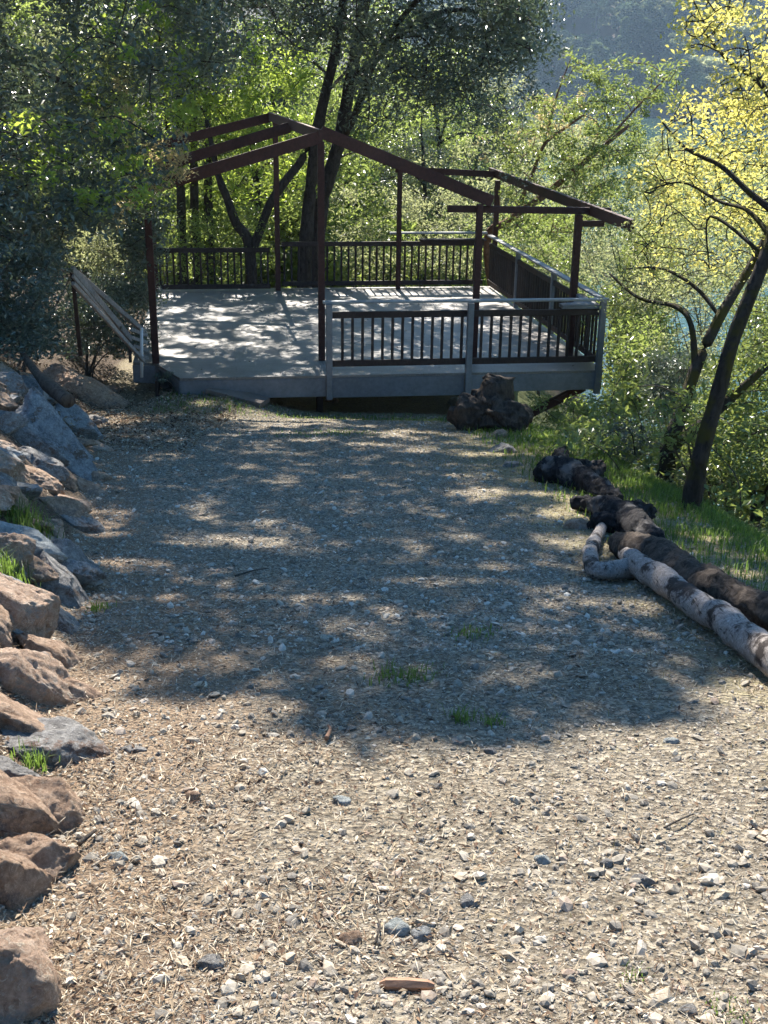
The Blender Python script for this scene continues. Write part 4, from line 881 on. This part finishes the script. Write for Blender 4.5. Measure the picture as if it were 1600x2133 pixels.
def under(x, y, s, rot):
    if PB[0] is None:
        rr = np.random.default_rng(5); C = rr.normal(0, 1, (60, 3))*np.array([.9, .9, .5])+np.array([0, 0, 1.0])
        PB[0] = t = plant('understory_bush', 'leafy understory bush in the shade among the woodland trunks', 'bush', [([np.zeros(3), np.array([0, .1, .6]), np.array([.1, 0, 1.2])], [.05, .04, .02])], C, 70, .42, .12, LBAY, BARK, .45, 77, 'understory bushes among the woodland trunks', 'foliage', tw=.01, n=6, stem='stems')
    else:
        t = PB[0].copy(); col.objects.link(t)
        for ch in PB[0].children: c_ = ch.copy(); col.objects.link(c_); c_.parent = t
    t.location = (x, y, float(terrain(x, y))-.1); t.scale = (s, s, s); t.rotation_euler[2] = rot
PK = [None]
def bank(x, y, s, rot):
    if PK[0] is None:
        rr = np.random.default_rng(6); C = rr.normal(0, 1, (46, 3))*np.array([.5, .5, .28])+np.array([0, 0, .5])
        PK[0] = t = plant('bank_bush', 'low glossy bush growing on the steep bank below the drive', 'bush', [([np.zeros(3), np.array([0, .05, .3]), np.array([.05, 0, .6])], [.03, .02, .01])], C, 60, .2, .055, LMAD, TWIG, .42, 78, 'bushes on the steep bank', 'foliage', tw=.006, n=6, stem='stems')
    else:
        t = PK[0].copy(); col.objects.link(t)
        for ch in PK[0].children: c_ = ch.copy(); col.objects.link(c_); c_.parent = t
    t.location = (x, y, float(terrain(x, y))-.1); t.scale = (s, s, s); t.rotation_euler[2] = rot
r = np.random.default_rng(73)
for k in range(70):
    y = 8.2+11*r.random(); x = np.interp(y, YR, XR)+1.0+r.uniform(0, 5)
    if x < y*.36+.5 and not (y > 12 and x < 4.4): bank(x, y, r.uniform(.8, 1.7), r.uniform(0, 6.28))
r = np.random.default_rng(72)
for Y, n_, x0, x1 in ((30, 8, -10, 3), (35, 9, -12, 5), (41, 10, -14, 6), (48, 10, -17, 8)):
    for k in range(n_): under(x0+(x1-x0)*(k+.5)/n_+r.normal(0, .4), Y+r.normal(0, .8), r.uniform(1.1, 1.8), r.uniform(0, 6.28))
# slim dark trunks seen under the crowns at the back left
for px, Y in ((380, 27), (407, 28), (436, 29)):
    b = at(px, 600, Y); b[2] = float(terrain(b[0], b[1]))-.1
    plant('slim_tree', 'slim dark trunk standing in the shade behind the back left railing', 'tree', [([b, b+np.array([.05, 0, 2.2]), b+np.array([.1, .3, 5.5])], [.13, .11, .07])], b+np.random.default_rng(px).normal(0, .7, (22, 3))+np.array([0, 0, 5.4]), 60, .5, .12, LOAK, BARK, .42, px, 'slim trunks in the shade', tw=.015)

# --- far hillside across the river
def far_proto(seed, conifer=False, tall=1.0):
    r = np.random.default_rng(seed)
    if conifer: h = r.random(90)**1.3; a = r.uniform(0, 6.28, 90); R_ = (1-h)*2.6*r.uniform(.5, 1, 90); C = np.stack([np.cos(a)*R_, np.sin(a)*R_, 2+h*13], -1); rr = .8
    else:
        g_ = r.normal(size=(60, 3)); g_ /= np.linalg.norm(g_, axis=1)[:, None]; g_ *= (r.random(60)**.3)[:, None]; C = g_*np.array([4.0, 4.0, 3.2*tall])*(1+.3*np.sin(g_[:, :1]*5+seed))+np.array([0, 0, 5.5*tall]); rr = 1.1
    return C, rr
FP = []
NAMES = ['hillside_tree', 'hillside_tree', 'hillside_tree', 'hillside_conifer']
GH = 'trees on the far hillside across the river'
LH = ['round-crowned tree on the far hillside across the river', 'broad pale tree on the far hillside across the river', 'tall loose tree on the far hillside across the river', 'pointed conifer on the far hillside across the river']
def far_tree(i, x, y, s, rot):
    if len(FP) <= i or FP[i] is None:
        while len(FP) <= i: FP.append(None)
        C, rr = far_proto(200+i, i == 3, [1, .8, 1.5, 1][i]); root = empty(NAMES[i], (0, 0, 0)); tag(root, LH[i], 'tree', GH)
        Vv, Ff, T = leaves(C, 60, rr*1.0, .75, .75, 300+i, .9); mesh_np('crown', Vv, Ff, LFAR, root, T)
        MB().tube([(0, 0, -2), (0, 0, 2), (.2, .1, 7)], [.3, .25, .12], 6).build('trunk', BARK, root); FP[i] = root; t = root
    else:
        t = FP[i].copy(); col.objects.link(t)
        for ch in FP[i].children: c_ = ch.copy(); col.objects.link(c_); c_.parent = t
    t.location = (x, y, float(terrain(x, y, False))-.8); t.scale = (s, s, s); t.rotation_euler[2] = rot
r = np.random.default_rng(17); cnt = 0
for row in range(15):
    y = 381+row*9.5
    x0, x1 = -6+row*.3, 155+row*2; step = 12.5
    for x in np.arange(x0+(row % 2)*6, x1, step):
        xx = x+r.uniform(-3, 3); yy = y+r.uniform(-3, 3)
        i = int(r.choice(4, p=[.40, .25, .2, .15])); far_tree(i, xx, yy, r.uniform(.9, 2.1), r.uniform(0, 6.28)); cnt += 1
print('far trees', cnt)

# ------------------------------------------------------------------ grass
def blades(P, L, W, seed, lean=.5):
    r = np.random.default_rng(seed); n = len(P); a = r.uniform(0, 6.283, n); d = np.stack([np.cos(a), np.sin(a), 0*a], -1); s = np.stack([-np.sin(a), np.cos(a), 0*a], -1)
    ln = r.uniform(.1, lean, n)[:, None]*L[:, None]; up_ = np.array([0, 0, 1.0]); w_ = W[:, None]/2
    V_ = np.stack([P-s*w_, P+s*w_, P+up_*L[:, None]*.6+d*ln*.35-s*w_*.8, P+up_*L[:, None]*.6+d*ln*.35+s*w_*.8, P+up_*L[:, None]*(1-.3*lean)+d*ln], 1)
    b = 5*np.arange(n)[:, None]; return V_.reshape(-1, 3), [b+np.array([[0, 1, 3, 2]])], [b+np.array([[2, 3, 4]])]
def grassfield(name, label, x, y, L, W, mat, seed, lean=.7):
    P = np.stack([x, y, terrain(x, y)-.005], -1); V_, F4, F3 = blades(P, L, W, seed, lean); r = np.random.default_rng(seed)
    o = mesh_np(name, V_, F4+F3, mat, tint=np.repeat(r.random(len(x)), 5)); return tag(o, label, 'grass', kind='stuff')
r = np.random.default_rng(55); n = 60000
y = 3.5+11.5*r.random(n)**1.1; x = np.interp(y, YR, XR)+r.normal(.35, .55, n); k = (fbm(x*2, y*2, 31)+.65 > r.random(n)) & (x < np.interp(y, YR, XR)+1.9) & (fbm(x*1.4, y*1.4, 131) > -.26) & (x > np.interp(y, YR, XR)-.9); x, y = x[k], y[k]
grassfield('bank_grass', 'green grass covering the edge of the bank behind the logs', x, y, r.uniform(.03, .12, len(x)), .003+y*.0005, GRASSM, 56)
n = 26000; y = 2.2+13.6*r.random(n)**.8; x = np.interp(y, YR, XR)-.9+r.normal(0, .8, n); k = (fbm(x*1.5, y*1.5, 36)+.45 > r.random(n)*1.1) & (x > np.interp(y, YL, XL)+1.2); x, y = x[k], y[k]
grassfield('dry_grass', 'short dry tan grass on the right of the drive', x, y, r.uniform(.012, .045, len(x)), .0018+y*.0004, DRYM, 57, 1.2)
n = 4200; y = 14.5+1.4*r.random(n); x = r.uniform(-3.1, 1.2, n); k = (fbm(x*1.5, y*1.5, 38)+.5 > r.random(n)); x, y = x[k], y[k]
grassfield('deck_edge_grass', 'thin green grass growing along the front of the deck', x, y, r.uniform(.02, .09, len(x)), .009+0*y, GRASSM, 58)
def tuft(px, py, rad_, n, L, label, mat=GRASSM, Y=None, up=0):
    p = hit(px, py) if Y is None else at(px, py, Y); r = np.random.default_rng(int(px*7+py)); P = p+np.stack([r.normal(0, rad_, n), r.normal(0, rad_, n), 0*r.random(n)], -1); P[:, 2] = np.minimum(terrain(P[:, 0], P[:, 1]), p[2]+.02)-.005+up
    V_, F4, F3 = blades(P, L*r.uniform(.4, 1.1, n), np.full(n, .0026+p[1]*.0004), int(px), .8); o = mesh_np('grass_tuft', V_, F4+F3, mat, tint=np.repeat(r.random(n), 5)); o2 = tag(o, label, 'grass tuft')
    return o2
tuft(45, 1095, .10, 420, .19, 'tall bright green grass growing between the boulders', up=.02); tuft(10, 1196, .05, 160, .13, 'bright green tuft cut off by the picture edge below the white slab', up=.02)
tuft(70, 1600, .03, 90, .07, 'yellow-green tuft between the dark reddish boulder and the drive', up=.02); tuft(840, 1412, .07, 220, .06, 'broad green tuft in the middle of the shaded drive')
tuft(985, 1322, .05, 130, .05, 'small green tuft in the shade behind the middle tufts'); tuft(965, 1500, .03, 60, .07, 'upright green tuft at the front edge of the shade'); tuft(1022, 1506, .025, 50, .06, 'thin green tuft right of the upright one')
tuft(85, 1440, .01, 10, .05, 'single green sprout on the cracked pink boulder', up=.05)
tuft(1510, 2110, .03, 60, .03, 'tiny green sprouts in the bottom right gravel'); tuft(1318, 2030, .02, 30, .03, 'sparse green sprouts in the right gravel'); tuft(1290, 1130, .03, 80, .09, 'green tuft inside the fork of the driftwood')
tuft(205, 1270, .03, 80, .06, 'faded green tuft at the foot of the leaning grey slab'); tuft(680, 905, .3, 500, .05, 'wide patch of fine grass in the drive before the deck')['kind'] = 'stuff'
tuft(1250, 1040, .08, 200, .10, 'green tuft growing between the two charred logs')

# ------------------------------------------------------------------ haze
def haze(density):
    x0, x1, y0, y1, z0, z1 = -340, 440, -12, 640, -11.5, 170
    V_ = np.array([(x, y, z) for z in (z0, z1) for y in (y0, y1) for x in (x0, x1)], float)
    F_ = np.array([(0, 2, 3, 1), (4, 5, 7, 6), (0, 1, 5, 4), (2, 6, 7, 3), (0, 4, 6, 2), (1, 3, 7, 5)])
    m, n_ = newmat('air'); v = N(n_, 'ShaderNodeVolumePrincipled'); v.inputs['Color'].default_value = (.5, .72, 1, 1); v.inputs['Density'].default_value = density; v.inputs['Anisotropy'].default_value = .45
    o = N(n_, 'ShaderNodeOutputMaterial'); n_.links.new(v.outputs[0], o.inputs['Volume'])
    tag(mesh_np('haze', V_, F_, m), 'thin blue air between the drive and the far hillside', 'haze', kind='stuff')
haze(.00026)
